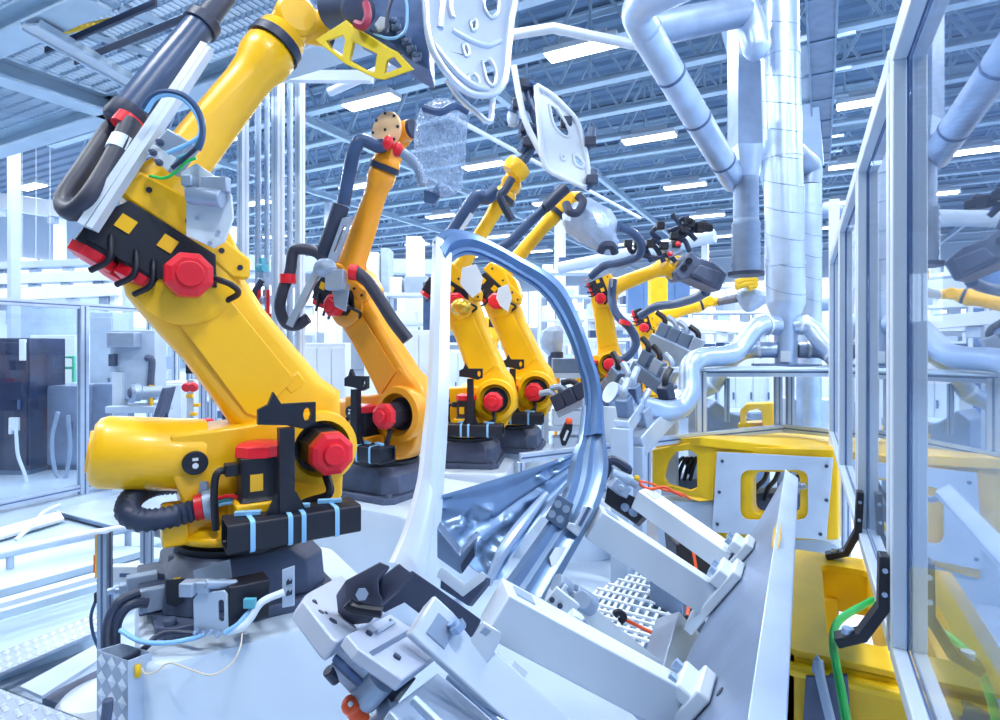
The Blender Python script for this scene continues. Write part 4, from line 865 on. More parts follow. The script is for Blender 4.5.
# connectors at the base, left side
for k, (x, y, w) in enumerate(((142, 585, .13), (154, 598, .12))):
    p = W(x, y, 2.82 - k * .06); q = MB(); q.box(p, .06, w, .11, (A1, F1, UP)); q.box(p - F1 * .075, .05, .04, .05, (A1, F1, UP)); o = part(r, 'plug_connector', q, LGREY, .006)
    q = MB(); q.lathe(p - F1 * .09, -F1, [(0, .02), (.02, .022), (.03, .016), (.05, .016)], 12); part(o, 'cable_gland', q, STEEL)
q = MB(); q.lathe(W(184, 572, 2.95), UP, [(0, .13), (.04, .13), (.045, .075), (.10, .07), (.11, .05), (.13, .05)], 24); part(r, 'balance_boss', q, DGREY, .003)
q = MB(); q.box(W(177, 580, 2.72), .004, .03, .022, (A1, F1, UP)); part(r, 'orange_label', q, FYEL)
q = MB(); q.prism([W(x, y, 2.70) for x, y in ((166, 580), (186, 578), (184, 602), (176, 607), (166, 604))], A1 * .004); part(r, 'access_cover', q, BLACK, .002)
# manifold plate in front
q = MB(); d = 2.52; q.prism([W(x, y, d) for x, y in ((193, 600), (198, 593), (224, 591), (227, 595), (228, 636), (194, 634))], FW * .012, [[W(221 + 3.2 * math.cos(t), 611 + (8 if math.sin(t) > 0 else -8) + 3.2 * math.sin(t), d) for t in [2 * math.pi * i / 12 + .01 for i in range(12)]]]); mp = part(r, 'manifold_plate', q, PALE, .002)
for i in range(4):
    q = MB(); p = W(197 + i * 7.2, 630 + (i % 2) * 1.5 + i * .6, d - .01); q.lathe(p, -FW - UP * .2, [(0, .011), (.012, .011), (.016, .007), (.022, .007)], 12); part(mp, 'push_fitting', q, STEEL)
q = MB(); q.box(W(198, 586, 2.52), .11, .05, .05, (RT, FW, UP)); q.box(W(189, 588, 2.5), .06, .06, .06, (RT, FW, UP)); q.cyl(W(205, 584, 2.5), W(236, 584, 2.6), .02, n=12); q.cyl(W(222, 579, 2.6), W(222, 586, 2.6), .014, n=10); part(r, 'air_regulator', q, LGREY, .006)
q = MB(); q.prism([W(x, y, 2.62) for x, y in ((193, 573), (230, 562), (232, 578), (198, 588))], UP * .012); part(r, 'bracket_plate', q, ALU)
q = MB(); q.prism([W(x, y, 2.62) for x, y in ((282, 570), (294, 566), (294, 606), (282, 608))], FW * .01); sg = part(r, 'slot_bracket', q, PALE, .002)
for y in (582, 593):
    q = MB(); q.prism([W(x, yy + y, 2.612) for x, yy in ((286, 0), (288, -3), (290, -.5), (292, -3.5), (292, 1.5), (286, 3.5))], FW * .002); part(sg, 'bracket_mark', q, NAVY)
q = MB(); q.box(W(247, 598, 2.62), .17, .12, .17, (F1, A1, UP)); cbx = part(r, 'terminal_box', q, BLACK, .006)
q = MB(); q.box(W(250, 603, 2.53), .05, .02, .04, (RT, FW, UP)); part(cbx, 'green_terminal', q, TEAL)
pipeP = lambda name, pts, rad, m, k=6, n=10: (lambda q: part(r, name, q, m))(MB().tube(pts, rad, n, k))
pipeP('air_hose', [W(228, 632, 2.5), W(240, 628, 2.5), W(250, 619, 2.52), W(262, 602, 2.55), (W(284, 592, 2.6))], .016, WHITE)
pipeP('air_hose', [W(225, 633, 2.48), W(238, 624, 2.5), W(250, 611, 2.54), W(268, 598, 2.58)], .010, BLUE)
pipeP('blue_hose', [W(120, 630, 2.5), W(140, 641, 2.48), W(165, 643, 2.48), W(190, 639, 2.49), W(205, 634, 2.5)], .010, BLUE)
pipeP('black_hose', [W(196, 634, 2.52), W(170, 632, 2.56), W(156, 637, 2.54), W(145, 648, 2.5), W(132, 656, 2.48), W(120, 662, 2.48)], .013, NAVY)
pipeP('ground_wire', [W(242, 634, 2.48), W(240, 648, 2.42), W(231, 664, 2.38), W(212, 675, 2.34), W(192, 670, 2.34), W(170, 663, 2.36), W(157, 671, 2.36), W(146, 674, 2.36), W(141, 668, 2.37)], .0035, TAN, 6, 6)
# corrugated main hose with red collar
q = MB(); q.hose([W(212, 505, 2.86), W(192, 511, 2.82), W(165, 518, 2.74), (W(141, 520, 2.70)), W(128, 512, 2.72), W(132, 498, 2.82), W(150, 487, 2.95), W(172, 484, 3.05), W(195, 486, 3.1)], .052, .09); part(r, 'corrugated_hose', q, NAVY, smooth=60)
q = MB(); p0, p1 = W(195, 508, 2.83), W(217, 503, 2.87); q.lathe(p0, p1 - p0, [(0, .062), (.035, .064), (.04, .055)], 20); part(r, 'red_collar', q, RED)
q = MB(); q.lathe(p0.lerp(p1, .4), p1 - p0, [(0, .06), (.0, .075), (.05, .075), (.05, .06)], 20); q.prism([W(x, y, 2.85) for x, y in ((198, 495), (200, 482), (206, 482), (208, 495))], FW * .02); part(r, 'hose_clamp', q, LGREY)
pipeP('red_cable', [W(214, 500, 2.84), W(228, 496, 2.83), W(240, 498, 2.84), W(252, 502, 2.86)], .010, RED); pipeP('green_grey_cable', [W(214, 503, 2.84), W(230, 499, 2.84), W(245, 502, 2.86)], .010, TEAL); pipeP('blue_cable', [W(214, 507, 2.84), W(228, 503, 2.84), W(244, 504, 2.86)], .010, BLUE)
# ---- forearm dress pack of the nearest robot
dp = 3.0
q = MB(); a, b = W(202, 24, dp + .1), W(128, 114, dp - .15); L = (b - a).length; q.lathe(a, b - a, [(0, .075), (.02, .076), (L * .5, .08), (L, .078)], 22); sl = part(r, 'hose_sleeve', q, BLUEH)
q = MB(); q.lathe(a, a - b, [(-.03, .085), (-.03, .09), (.03, .09), (.03, .06), (.25, .055)], 20); part(r, 'sleeve_collar', q, NAVY, .003)
q = MB(); q.lathe(b, b - a, [(-.03, .085), (.05, .09), (.07, .08)], 12); part(r, 'sleeve_collar', q, NAVY, .004)
q = MB(); q.lathe(W(131, 119, dp - .2), b - a, [(0, .062), (.06, .062)], 18); part(r, 'red_collar', q, RED)
ho = [W(119, 120, dp - .1), W(104, 140, dp - .15), W(84, 170, dp - .25), W(68, 194, dp - .32), W(66, 207, dp - .36), W(76, 211, dp - .4), W(90, 198, dp - .4), W(107, 172, dp - .34), W(120, 147, dp - .28), W(131, 122, dp - .22)]
q = MB(); q.tube(ho, .046, 14, 6); hs = part(r, 'supply_hose', q, mat('hose_black', (.03, .035, .065), .5, 0, .15, 12))
q = MB(); p0, p1 = W(117, 151, dp - .29), W(123, 139, dp - .26); q.lathe(p0, p1 - p0, [(0, .050), ((p1 - p0).length, .050)], 16); part(hs, 'white_band', q, WHITE)
for o_, w in ((0, .035), (.055, .03)):
    q = MB(); s_ = MB(); a, b = W(206 + o_ * 60, 46 + o_ * 60, dp - .16), W(84 + o_ * 150, 226 + o_ * 60, dp - .42); profile_bar(q, s_, a, b, w, .05, FW); part(r, 'slide_rail', q, ALUW); 
q = MB(); dv = 2.66; q.prism([W(x, y, dv) for x, y in ((146, 152), (167, 128), (190, 142), (168, 172))], FW * .10); vb = part(r, 'valve_box', q, LGREY, .006)
q = MB(); q.prism([W(x, y, dv - .008) for x, y in ((147, 152), (153, 144), (176, 158), (167, 171))], FW * .008); part(vb, 'valve_face', q, WHITE, .002)
for x, y in ((154, 153), (161, 143), (160, 163)):
    q = MB(); p = W(x, y, dv - .012); q.lathe(p, -FW, [(0, .016), (.012, .016), (.014, .01), (.03, .009)], 12); part(vb, 'valve_knob', q, DGREY)
for pts, rad, m in (([(143, 108), (152, 97), (165, 92), (182, 95), (195, 106), (202, 122), (202, 138), (198, 150)], .014, BLUEH), ([(146, 112), (156, 98), (172, 95), (188, 103), (199, 120), (200, 135), (188, 144), (168, 153)], .010, BLUE), ([(202, 136), (196, 148), (182, 160), (172, 168)], .010, NAVY), ([(199, 138), (192, 152), (178, 158)], .008, TEAL)):
    pipeP('control_cable', [W(x, y, dv - .06) for x, y in pts], rad, m)
pipeP('green_cable', [W(196, 158, dv - .05), W(186, 162, dv - .05), W(178, 170, dv - .04), W(165, 178, dv - .03), W(150, 176, dv)], .007, GREEN)
q = MB(); dw = 2.72; q.prism([W(x, y, dw) for x, y in ((180, 172), (196, 163), (218, 178), (231, 195), (233, 218), (224, 242), (213, 248), (186, 236), (186, 200))], FW * .015); wpn = part(r, 'white_side_plate', q, WHITE, .003)
q = MB(); q.cyl(W(189, 195, dw - .05), W(222, 199, dw - .05), .042, n=16); q.box(W(216, 185, dw - .04), .12, .05, .07, (RT, FW, UP)); q.box(W(190, 182, dw - .05), .05, .07, .05, (RT, FW, UP)); part(r, 'pneumatic_valve', q, LGREY, .006)
for x, y in ((197, 218), (218, 232), (210, 243), (223, 180)):
    q = MB(); q.cyl(W(x, y, dw - .003), W(x, y, dw - .01), .010, n=10); part(wpn, 'plate_bolt', q, LGREY)
# ---- dress of the orange robot
r = R2['root']; d = 5.35
q = MB(); a, b = W(352, 220, d - .15), W(322, 254, d - .15); q.tube([W(394, 142, d - .1), W(378, 146, d - .2), W(362, 140, d - .25), W(354, 152, d - .25), W(349, 175, d - .2), W(343, 205, d - .18)], .06, 12, 6); part(r, 'hose_sleeve', q, BLUEH)
q = MB(); q.tube([W(341, 206, d - .18), W(333, 230, d - .18), W(323, 256, d - .18)], .075, 14, 3); part(r, 'hose_sleeve', q, NAVY)
q = MB(); q.tube([W(326, 262, d - .2), W(316, 252, d - .2), W(300, 249, d - .2), W(293, 253, d - .2), W(290, 272, d - .2), W(283, 290, d - .2), W(280, 308, d - .2), W(286, 323, d - .2), W(297, 325, d - .2), (W(308, 318, d - .2))], .05, 12, 6); part(r, 'supply_hose', q, MATS['hose_black'])
q = MB(); p0 = W(288, 279, d - .2); q.lathe(p0, UP, [(-.04, .07), (.04, .07)], 14); part(r, 'red_collar', q, RED)
q = MB(); q.tube([W(356, 272, d - .3), W(368, 282, d - .3), W(380, 300, d - .35), W(394, 322, d - .4), W(408, 340, d - .4)], .055, 12, 6); part(r, 'supply_hose', q, MATS['hose_black'])
q = MB(); p0, p1 = W(350, 272, d - .3), W(357, 273, d - .3); q.lathe(p0, p1 - p0, [(0, .07), (.07, .07)], 14); part(r, 'red_collar', q, RED)
q = MB(); s_ = MB(); q.bar(W(318, 270, d - .25), W(290, 326, d - .25), .06, .06, FW); part(r, 'slide_rail', q, ALU)
q = MB(); q.prism([W(x, y, d - .3) for x, y in ((342, 218), (352, 216), (336, 262), (326, 262))], FW * .06, [[W(x, y, d - .3) for x, y in ((343, 226), (346, 226), (336, 252), (333, 252))]]); part(r, 'slotted_bracket', q, LGREY, .004)
q = MB(); q.sphere(W(325, 268, d - .35), .11, 12, (1, .8, .8)); q.box(W(336, 280, d - .35), .16, .12, .18, (RT, FW, UP)); q.prism([W(x, y, d - .3) for x, y in ((332, 288), (350, 284), (346, 312), (334, 306))], FW * .02); part(r, 'valve_block', q, LGREY, .01)
for x, y, o_ in ((388, 143, 0), (398, 150, 1)):
    q = MB(); q.sphere(W(x, y, 5.0), .055, 14, (1, .7, 1.2)); part(r, 'red_joint_guard', q, RED)
q = MB(); q.tube([W(403, 153, 5.0), W(412, 160, 5.0), W(420, 172, 5.0), W(423, 185, 5.0)], .045, 12, 5); part(r, 'wrist_hose', q, GALVD)
# ---- dress of the pair seen through the door frame
r = R3['root']; d = 6.4
q = MB(); q.tube([W(497, 190, d), W(486, 198, d), W(478, 196, d), W(465, 213, d), W(450, 236, d)], .08, 12, 4); part(r, 'hose_sleeve', q, BLUEH)
q = MB(); q.tube([W(512, 178, d - .2), W(505, 190, d - .2), W(500, 196, d - .2), W(505, 208, d - .2), W(512, 220, d - .2)], .045, 10, 5); part(r, 'supply_hose', q, NAVY)
q = MB(); q.bar(W(472, 214, d - .05), W(452, 244, d - .05), .04, .06, FW); part(r, 'slide_rail', q, ALUW)
q = MB(); q.prism([W(x, y, d - .25) for x, y in ((462, 268), (476, 264), (483, 278), (480, 292), (472, 298), (460, 284))], FW * .02); part(r, 'white_side_plate', q, WHITE, .003)
q = MB(); q.sphere(W(461, 307, d - .3), .13, 14, (.9, .8, .75)); part(r, 'gold_joint_wrap', q, BRONZE)
r = R4['root']; d = 7.0
q = MB(); q.tube([W(556, 198, d), W(545, 208, d), W(530, 222, d), W(512, 240, d), W(500, 248, d)], .06, 12, 4); part(r, 'hose_sleeve', q, BLUEH)
q = MB(); q.tube([W(545, 208, d - .1), W(553, 200, d - .1), W(558, 195, d - .1), W(566, 188, d - .1)], .07, 12, 4); part(r, 'supply_hose', q, NAVY)
q = MB(); q.prism([W(x, y, d - .25) for x, y in ((498, 288), (508, 284), (512, 298), (508, 312), (500, 306), (496, 298))], FW * .02); part(r, 'white_side_plate', q, WHITE, .003)
# ================================================================ cable box and light curtain post at the nearest pedestal
bx = thing('cable_box', 'open topped tread plate cable box on the left side of the nearest pedestal', 'box', W(125, 715, 2.35))
TRM = mat('tread_plate', (.36, .43, .56), .4, .4, .08, 3)
c0 = [on_z(97, 650, .90), on_z(128, 661, .90), on_z(152, 652, .90), on_z(122, 643, .90)]
q = MB(); dz = V((0, 0, -.36)); inn = [c.lerp((c0[0] + c0[2]) / 2, .05) for c in c0]
q.add(c0 + [c + dz for c in c0] + inn + [c + dz * .9 for c in inn], [(0, 1, 5, 4), (1, 2, 6, 5), (2, 3, 7, 6), (3, 0, 4, 7), (4, 5, 6, 7), (0, 8, 9, 1), (1, 9, 10, 2), (2, 10, 11, 3), (3, 11, 8, 0), (8, 12, 13, 9), (9, 13, 14, 10), (10, 14, 15, 11), (11, 15, 12, 8), (15, 14, 13, 12)]); q.build('box_body', PALE, bx, .002)
def tread(mb, o, ux, uy, nx, ny, n, size=1.0):
    """raised lozenges on a plate, o = corner, ux/uy = edges"""
    sx, sy = ux / nx, uy / ny
    for i in range(nx):
        for j in range(ny):
            c = o + sx * (i + .5) + sy * (j + .5)
            a, b = (sx * .36 * size, sy * .36 * size) if (i + j) % 2 else (sx * .36 * size, sy * .36 * size)
            mb.add([c - a, c - b, c + a, c + b, c + n], [(0, 1, 4), (1, 2, 4), (2, 3, 4), (3, 0, 4)])
q = MB(); tn = (c0[1] - c0[0]).cross(dz).normalized()
if tn.dot(FW) > 0: tn = -tn
q.add([c0[0] + tn * .001, c0[1] + tn * .001, c0[1] + dz + tn * .001, c0[0] + dz + tn * .001], [(0, 1, 2, 3)]); q.build('tread_face', TRM, bx, smooth=1); q = MB(); tread(q, c0[0] + tn * .002, c0[1] - c0[0], dz, 3, 5, tn * .006, 1.2); q.build('tread_studs', ALUW, bx, smooth=1)  # polished studs, their highlight painted in as a paler colour
q = MB(); q.tube([c0[1].lerp(c0[2], .5) + V((0, -.01, -.03)), c0[1].lerp(c0[2], .5) + V((.01, -.015, -.05)), c0[1].lerp(c0[2], .52) + V((.0, -.012, -.075))], .012, 10, 4); q.build('ground_tag', FYEL, bx)
for i, pts in enumerate(([(140, 592), (128, 597), (118, 603), (110, 618), (107, 635), (108, 655), (110, 668)], [(148, 603), (136, 603), (124, 610), (116, 626), (115, 650), (117, 668)])):
    pipe('power_cable', ('outer', 'inner')[i] + ' thick grey power cable arching from the robot base into the tread plate box', 'cable', [W(x, y, 2.68 - .03 * j) for j, (x, y) in enumerate(pts)], .022, NAVY, 6, 10)
pipe('power_cable', 'grey cable end poking out beneath the tread plate box', 'cable', [W(108, 700, 2.36), W(107, 712, 2.36), W(104, 730, 2.36)], .02, DGREY, 4, 10)
lp = thing('light_curtain_post', 'profile post with a yellow light curtain strip left of the nearest robot', 'post', on_z(108, 640, 0))
p = W(105, 640, 2.95); pt = W(103, 532, 2.95); p0 = V((p.x, p.y, 0))
profile_part(lp, 'post', p0, V((p.x, p.y, pt.z)), .05, .05, FW, LGREY)
q = MB(); q.box(V((p.x, p.y, 0)) + UP * (pt.z - .12) - RT * .034, .018, .03, .22, (RT, FW, UP)); q.build('yellow_strip', YEL, lp, .002)
q = MB(); q.box(V((p.x, p.y, 0)) + UP * (pt.z - .16) - RT * .047, .01, .02, .09, (RT, FW, UP)); q.build('red_lens', RED, lp)
q = MB(); q.tube([V((p.x, p.y, pt.z - .24)) - RT * .034, V((p.x, p.y, pt.z - .31)) - RT * .034, V((p.x, p.y, pt.z - .42)) - RT * .07, V((p.x, p.y, pt.z - .52)) - RT * .06, V((p.x, p.y, pt.z - .62)) - RT * .02], .008, 8, 5); q.build('strip_cable', BLUEH, lp)
q = MB(); q.box(V((p.x, p.y, pt.z - .33)) - RT * .036, .02, .03, .05, (RT, FW, UP)); q.build('plug', BLACK, lp)
pp = thing('guard_post', 'profile post behind the corrugated hose of the nearest robot', 'post', on_z(147, 560, 0))
a = W(147, 570, 3.6); b = W(147, 528, 3.6); profile_part(pp, 'post', (a.x, a.y, 0), (a.x, a.y, b.z), .055, .055, FW, LGREY)
bxx = thing('switch_box', 'small white switch box with a dark slot behind the plug connectors', 'box', W(126, 576, 3.3))
q = MB(); p = W(126, 573, 3.3); q.box(p, .17, .06, .09, (RT, FW, UP)); q.build('body', WHITE, bxx, .003); q = MB(); q.box(p - FW * .032 + RT * .015, .06, .004, .02, (RT, FW, UP)); q.build('slot', SLOT, bxx)
# ================================================================ floor plates and rails at left
def slab(name, lab, cat, pts, z, t, m, group=None):
    q = MB(); q.prism([on_z(x, y, z) for x, y in pts], V((0, 0, -t))); o = q.build(name, m, None, .004); return tag(o, lab, cat, group)
slab('floor_plate', 'white raised floor plate at the left edge behind the light curtain post', 'plate', [(-60, 552), (40, 542), (170, 548), (170, 556), (90, 572), (-60, 600)], .28, .28, BEAMM)
slab('floor_plate', 'white floor plate along the left edge in front of the twin floor rails', 'plate', [(-80, 625), (112, 588), (112, 616), (97, 624), (-80, 684)], .16, .16, BEAMM)
rl = thing('floor_rail', 'twin aluminium floor rail channel running left of the light curtain post', 'rail', on_z(40, 600, .3))
for y0, y1, w, m in ((592, 561, .10, BEAMM), (606, 573, .10, ALUW), (616, 582, .06, BEAMM)):
    q = MB(); s_ = MB(); profile_bar(q, s_, on_z(-60, y0 + 16, .32), on_z(140, y1 - 8, .32), w, .06); part(rl, 'rail_section', q, m, .004)
wt = thing('walkway_tread', 'bright aluminium tread plate walkway at the lower left corner', 'walkway', on_z(40, 700, .2))
z = .2
o0 = on_z(-10, 684, z); ux = on_z(128, 736, z) - o0; uy = on_z(-30, 760, z) - o0
q = MB(); q.prism([o0, o0 + ux, o0 + ux + uy, o0 + uy], V((0, 0, -.02))); ts_ = q.build('tread_surface', TRM, wt, smooth=1); q = MB(); tread(q, o0 + V((0, 0, .002)), ux, uy, 10, 6, V((0, 0, .018)), 1.15); q.build('tread_studs', ALUW, ts_, smooth=1)  # stud shine put into a lighter colour than the surface
q = MB(); q.prism([o0, o0 + ux, o0 + ux - V((0, 0, .18)), o0 - V((0, 0, .18))], (uy).normalized() * .01); q.build('edge_skirt', BEAMM, wt)
wt2 = thing('walkway_tread', 'narrow tread plate step between the white floor plate and the lower left walkway', 'walkway', on_z(60, 660, .2))
o0 = on_z(-40, 690, z); ux = on_z(104, 628, z) - o0; uy = on_z(-40, 668, z) - o0
q = MB(); q.prism([o0, o0 + ux, o0 + ux + uy, o0 + uy], V((0, 0, -.02))); ts_ = q.build('tread_surface', TRM, wt2, smooth=1); q = MB(); tread(q, o0 + V((0, 0, .002)), ux, uy, 15, 3, V((0, 0, .018)), 1.15); q.build('tread_studs', ALUW, ts_, smooth=1)  # pale studs carry a painted highlight
q = MB(); q.prism([on_z(20, 686, .2), on_z(104, 640, .2), on_z(104, 656, .2), on_z(42, 696, .2)], V((0, 0, -.02))); q.build('edge_skirt', PALE, wt2)
slab('floor_recess', 'dark cable pit opening beside the lower left walkway', 'pit', [(42, 697), (100, 668), (100, 690), (64, 706)], .06, .05, mat('pit_dark', (.14, .17, .27), .6, 0, .2, 8))
q = MB(); q.lathe(on_z(102, 712, .0), UP, [(0, .24), (.08, .235), (.12, .2), (.14, .07)], 32); tag(q.build('pedestal_foot_cap', WHITE), 'rounded white cap on the floor beside the tread plate box', 'cap')
# ribbed walkway behind
rw = thing('ribbed_walkway', 'ribbed grey walkway grating at left behind the counterbalance of the nearest robot', 'walkway', on_z(90, 510, .3))
q = MB(); qa, qb, qc, qd = on_z(55, 512, .3), on_z(146, 488, .3), on_z(210, 500, .3), on_z(118, 528, .3)
for i in range(34):
    a = qa.lerp(qb, (i + .5) / 34); b = qd.lerp(qc, (i + .5) / 34); q.bar(a, b, .03, .03)
q.build('ribs', ALU, rw); q = MB(); q.prism([qa, qb, qc, qd], V((0, 0, -.03))); q.build('base_sheet', DSTEEL, rw)
q = MB(); qa, qb = on_z(-40, 540, .3), on_z(60, 512, .3)
for i in range(26):
    a = qa.lerp(qb, (i + .5) / 26); q.bar(a, a + V((.3, -.1, -.02)), .03, .03)
q.build('ribs', WHITE, rw)
slab('machine_bed', 'pale blue machine bed panel under the ribbed walkway', 'panel', [(-60, 540), (60, 515), (170, 540), (150, 546), (60, 548), (-60, 565)], .24, .2, BEAMM)
kr = thing('kick_rail', 'long white tube rail across the left foreground behind the light curtain post', 'rail', on_z(60, 545, .4))
q = MB(); q.tube([on_z(-60, 568, .42), on_z(60, 541, .42), on_z(135, 527, .42), on_z(190, 519, .42)], .045, 12, 3); q.build('tube', ALU, kr)
for x, y in ((10, 552), (128, 528)):
    q = MB(); p = on_z(x, y, .42); q.cyl((p.x, p.y, .0), p, .03, n=10); q.build('leg', PALE, kr)
pipe('white_wire', 'thin white wire hanging slack over the ribbed walkway at left', 'wire', [on_z(60, 505, .45), on_z(44, 512, .42), on_z(36, 521, .4), on_z(16, 540, .3)], .02, WHITE, 4, 8)
# tread floor behind the clamp and mesh floor
ft = thing('floor_tread', 'studded tread plate floor strip behind the clamp unit in front of the orange robot pedestal', 'plate', on_z(350, 560, .3))
o0 = on_z(318, 548, .3); ux = on_z(400, 566, .3) - o0; uy = on_z(318, 562, .3) - o0
q = MB(); q.prism([o0, o0 + ux, o0 + ux + uy, o0 + uy], V((0, 0, -.02))); ts_ = q.build('tread_surface', TRM, ft, smooth=1); q = MB(); tread(q, o0 + V((0, 0, .002)), ux, uy, 26, 6, V((0, 0, .018)), 1.1); q.build('tread_studs', ALUW, ts_, smooth=1)  # lighter stud colour paints in the glint on the bumps
mf = thing('mesh_floor', 'expanded metal mesh floor seen between the fixture beams', 'grating', on_z(640, 600, .15))
q = MB(); a, b, c, d = on_z(575, 604, .15), on_z(655, 568, .15), on_z(705, 640, .15), on_z(600, 660, .15); n1 = 8
quadp = lambda u, v: a.lerp(b, u).lerp(d.lerp(c, u), v)
for i in range(1, 2 * n1):
    t = i / n1; lo, hi = max(0, t - 1), min(1, t)
    q.bar(quadp(lo, t - lo) + UP * .03, quadp(hi, t - hi) + UP * .03, .022, .016); q.bar(quadp(lo, 1 - t + lo) + UP * .046, quadp(hi, 1 - t + hi) + UP * .046, .022, .016)
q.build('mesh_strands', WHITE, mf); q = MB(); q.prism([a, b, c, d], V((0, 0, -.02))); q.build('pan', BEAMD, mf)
q = MB(); q.rings([rrect(on_z(560, 545, .0), RT, FW, .55, .5, .3, 5), rrect(on_z(560, 545, .0) + V((0, 0, .45)), RT, FW, .53, .48, .3, 5)]); tag(q.build('white_drum', PEDM), 'smooth white rounded block on the floor beneath the middle fixture beam', 'block')
q = MB(); q.prism([on_z(x, y, .18) for x, y in ((650, 603), (668, 590), (700, 606), (682, 620))], V((0, 0, .3))); tag(q.build('grey_block', DSTEEL), 'small blue grey block standing on the mesh floor', 'block')
jb = thing('junction_box', 'black junction box behind the orange cable under the fixture beams', 'box', V((*W(692, 560, 3.5).xy, 0)))
q = MB(); q.prism([W(x, y, 3.4) for x, y in ((676, 545), (700, 533), (712, 565), (700, 590), (680, 585))], FW * .25); q.build('body', BLACK, jb, .01)
q = MB(); p = W(694, 575, 3.5); q.box(V((p.x, p.y, p.z / 2)), .1, .1, p.z, (RT, FW, UP)); q.build('stand', DGREY, jb)
# ================================================================ grippers, held panels, wrapped tools
def smooth_poly(pts, k=3): return [tuple(p.xy) for p in catmull([V((x, y, 0)) for x, y in list(pts) + [pts[0]]], k)[:-1]]
def panel(name, label, cat, pts, holes, d0, d1, m, thick=.02, lip=True, dents=()):
    """pressed panel through three depths; outline traced, real thickness"""
    xs = [p[0] for p in pts]; ys = [p[1] for p in pts]; xa, xb, ya, yb = min(xs), max(xs), min(ys), max(ys)
    A_, B_, C_ = W(xa, ya, d0[0]), W(xb, ya, d0[1]), W((xa + xb) / 2, yb, d1)
    n = (B_ - A_).cross(C_ - A_).normalized()
    if n.dot(CAM - A_) < 0: n = -n
    g = lambda x, y, o=0.0: on_plane(x, y, A_, n) + n * o
    sp = smooth_poly(pts); r = thing(name, label, cat, g(sum(xs) / len(xs), yb))
    q = MB(); q.prism([g(x, y) for x, y in sp], n * -thick, [[g(x, y) for x, y in smooth_poly(h)] for h in holes]); q.build('pressed_sheet', m, r, .003)
    if lip:
        s = max((C_ - A_).length, .3) * .028
        q = MB(); q.tube([g(x, y, s * .3) for x, y in sp] + [g(*sp[0], s * .3)], s, 8, 1); q.build('folded_edge', m, r, smooth=60)
        for h in holes:
            q = MB(); hp = smooth_poly(h); q.tube([g(x, y, s * .15) for x, y in hp] + [g(*hp[0], s * .15)], s * .55, 8, 1); q.build('hole_flange', m, r, smooth=60)
    for dd in dents:
        q = MB(); q.tube([g(x, y, 0.0) for x, y in dd[0]], dd[1], 8, 5); q.build('pressed_rib', m, r, smooth=60)
    return r, g, n
PANELM = mat('panel_steel', (.68, .78, .95), .25, .45, .08, 3)
# ---- nearest robot's gripper and panel
gr = thing('robot_gripper', 'dark blue gripper with olive yellow frame on the wrist of the nearest robot', 'gripper', W(380, 40, 3.1))
q = MB(); dg = 3.0
fo = [(315, 40), (346, 20), (352, 26), (372, 38), (388, 48), (396, 52), (413, 70), (384, 80), (376, 79), (345, 64)]
h1 = [(326, 41), (343, 35), (345, 40), (342, 56), (330, 48)]; h2 = [(353, 42), (377, 54), (374, 72), (366, 71), (349, 61)]; h3 = [(387, 60), (394, 57), (402, 67), (384, 74)]
q.prism([W(x, y, dg - (x - 360) * .002) for x, y in fo], FW * .06 + UP * .03, [[W(x, y, dg - (x - 360) * .002) for x, y in h] for h in (h1, h2, h3)]); q.build('yellow_frame', mat('olive_yellow', (.74, .55, .01), .5, 0, .08, 5), gr, .006)
q = MB(); q.prism([W(x, y, dg + .12) for x, y in ((346, 8), (360, -10), (420, -10), (428, 20), (430, 70), (415, 62), (395, 50), (372, 36), (352, 26))], FW * .25); q.build('gripper_body', mat('gripper_blue', (.10, .17, .36), .45, .2, .3, 7, .2, 16), gr, .01)
q = MB(); q.cyl(W(330, 10, 3.2), W(362, 5, 3.1), .10, n=20); q.lathe(W(356, 8, 3.08), W(366, 14, 3.0) - W(356, 8, 3.08), [(0, .09), (.05, .09), (.06, .06)], 20); q.build('tool_changer', DGREY, gr, .004)
q = MB(); q.tube([W(356, 24, 2.98), W(364, 26, 2.95), W(368, 16, 2.95), W(366, 4, 2.98)], .022, 8, 5); q.build('red_hose', mat('dull_red', (.35, .03, .08), .5), gr)
q = MB(); q.prism([W(x, y, dg + .08) for x, y in ((374, 24), (380, 16), (390, 18), (388, 28), (378, 30))], FW * .05); q.build('white_pad', WHITE, gr, .004)
for pts, m, rd in (([(370, 30), (380, 34), (386, 28), (388, 12), (393, -4)], NAVY, .010), ([(374, 33), (386, 38), (398, 37), (406, 28), (407, 8), (405, -6)], BLUE, .008)):
    q = MB(); q.tube([W(x, y, dg + .04) for x, y in pts], rd, 8, 5); q.build('air_hose', m, gr)
for i in range(6):
    q = MB(); p = W(392 + i * 5, 22 + i * 7, dg + .1); q.box(p, .05, .05, .03, (RT, FW, UP)); q.cyl(p, p - FW * .04, .012, n=8); q.build('vacuum_valve', DSTEEL, gr, .003)
dp1, g, n = panel('door_panel', 'large pressed grey door panel held by the gripper of the nearest robot at the top edge', 'car panel',
    [(424, -30), (511, -30), (511, 20), (508, 50), (505, 78), (497, 92), (482, 96), (466, 92), (450, 78), (437, 60), (430, 45), (426, 20)],
    [[(485, -5), (497, -2), (498, 12), (491, 18), (484, 8)], [(482, 62), (490, 60), (496, 74), (493, 86), (486, 80)], [(468, 76), (474, 74), (479, 82), (475, 86), (469, 83)], [(462, 46), (466, 45), (469, 54), (465, 56)], [(470, 22), (475, 20), (476, 28), (472, 31)]], (2.9, 3.15), 2.95, PANELM, dents=[([(445, -20), (442, 10), (440, 28)], .02), ([(455, -20), (450, 5), (452, 18)], .018), ([(434, 46), (450, 66), (470, 84), (488, 90)], .022), ([(452, 30), (470, 40), (486, 45), (500, 40)], .018)])
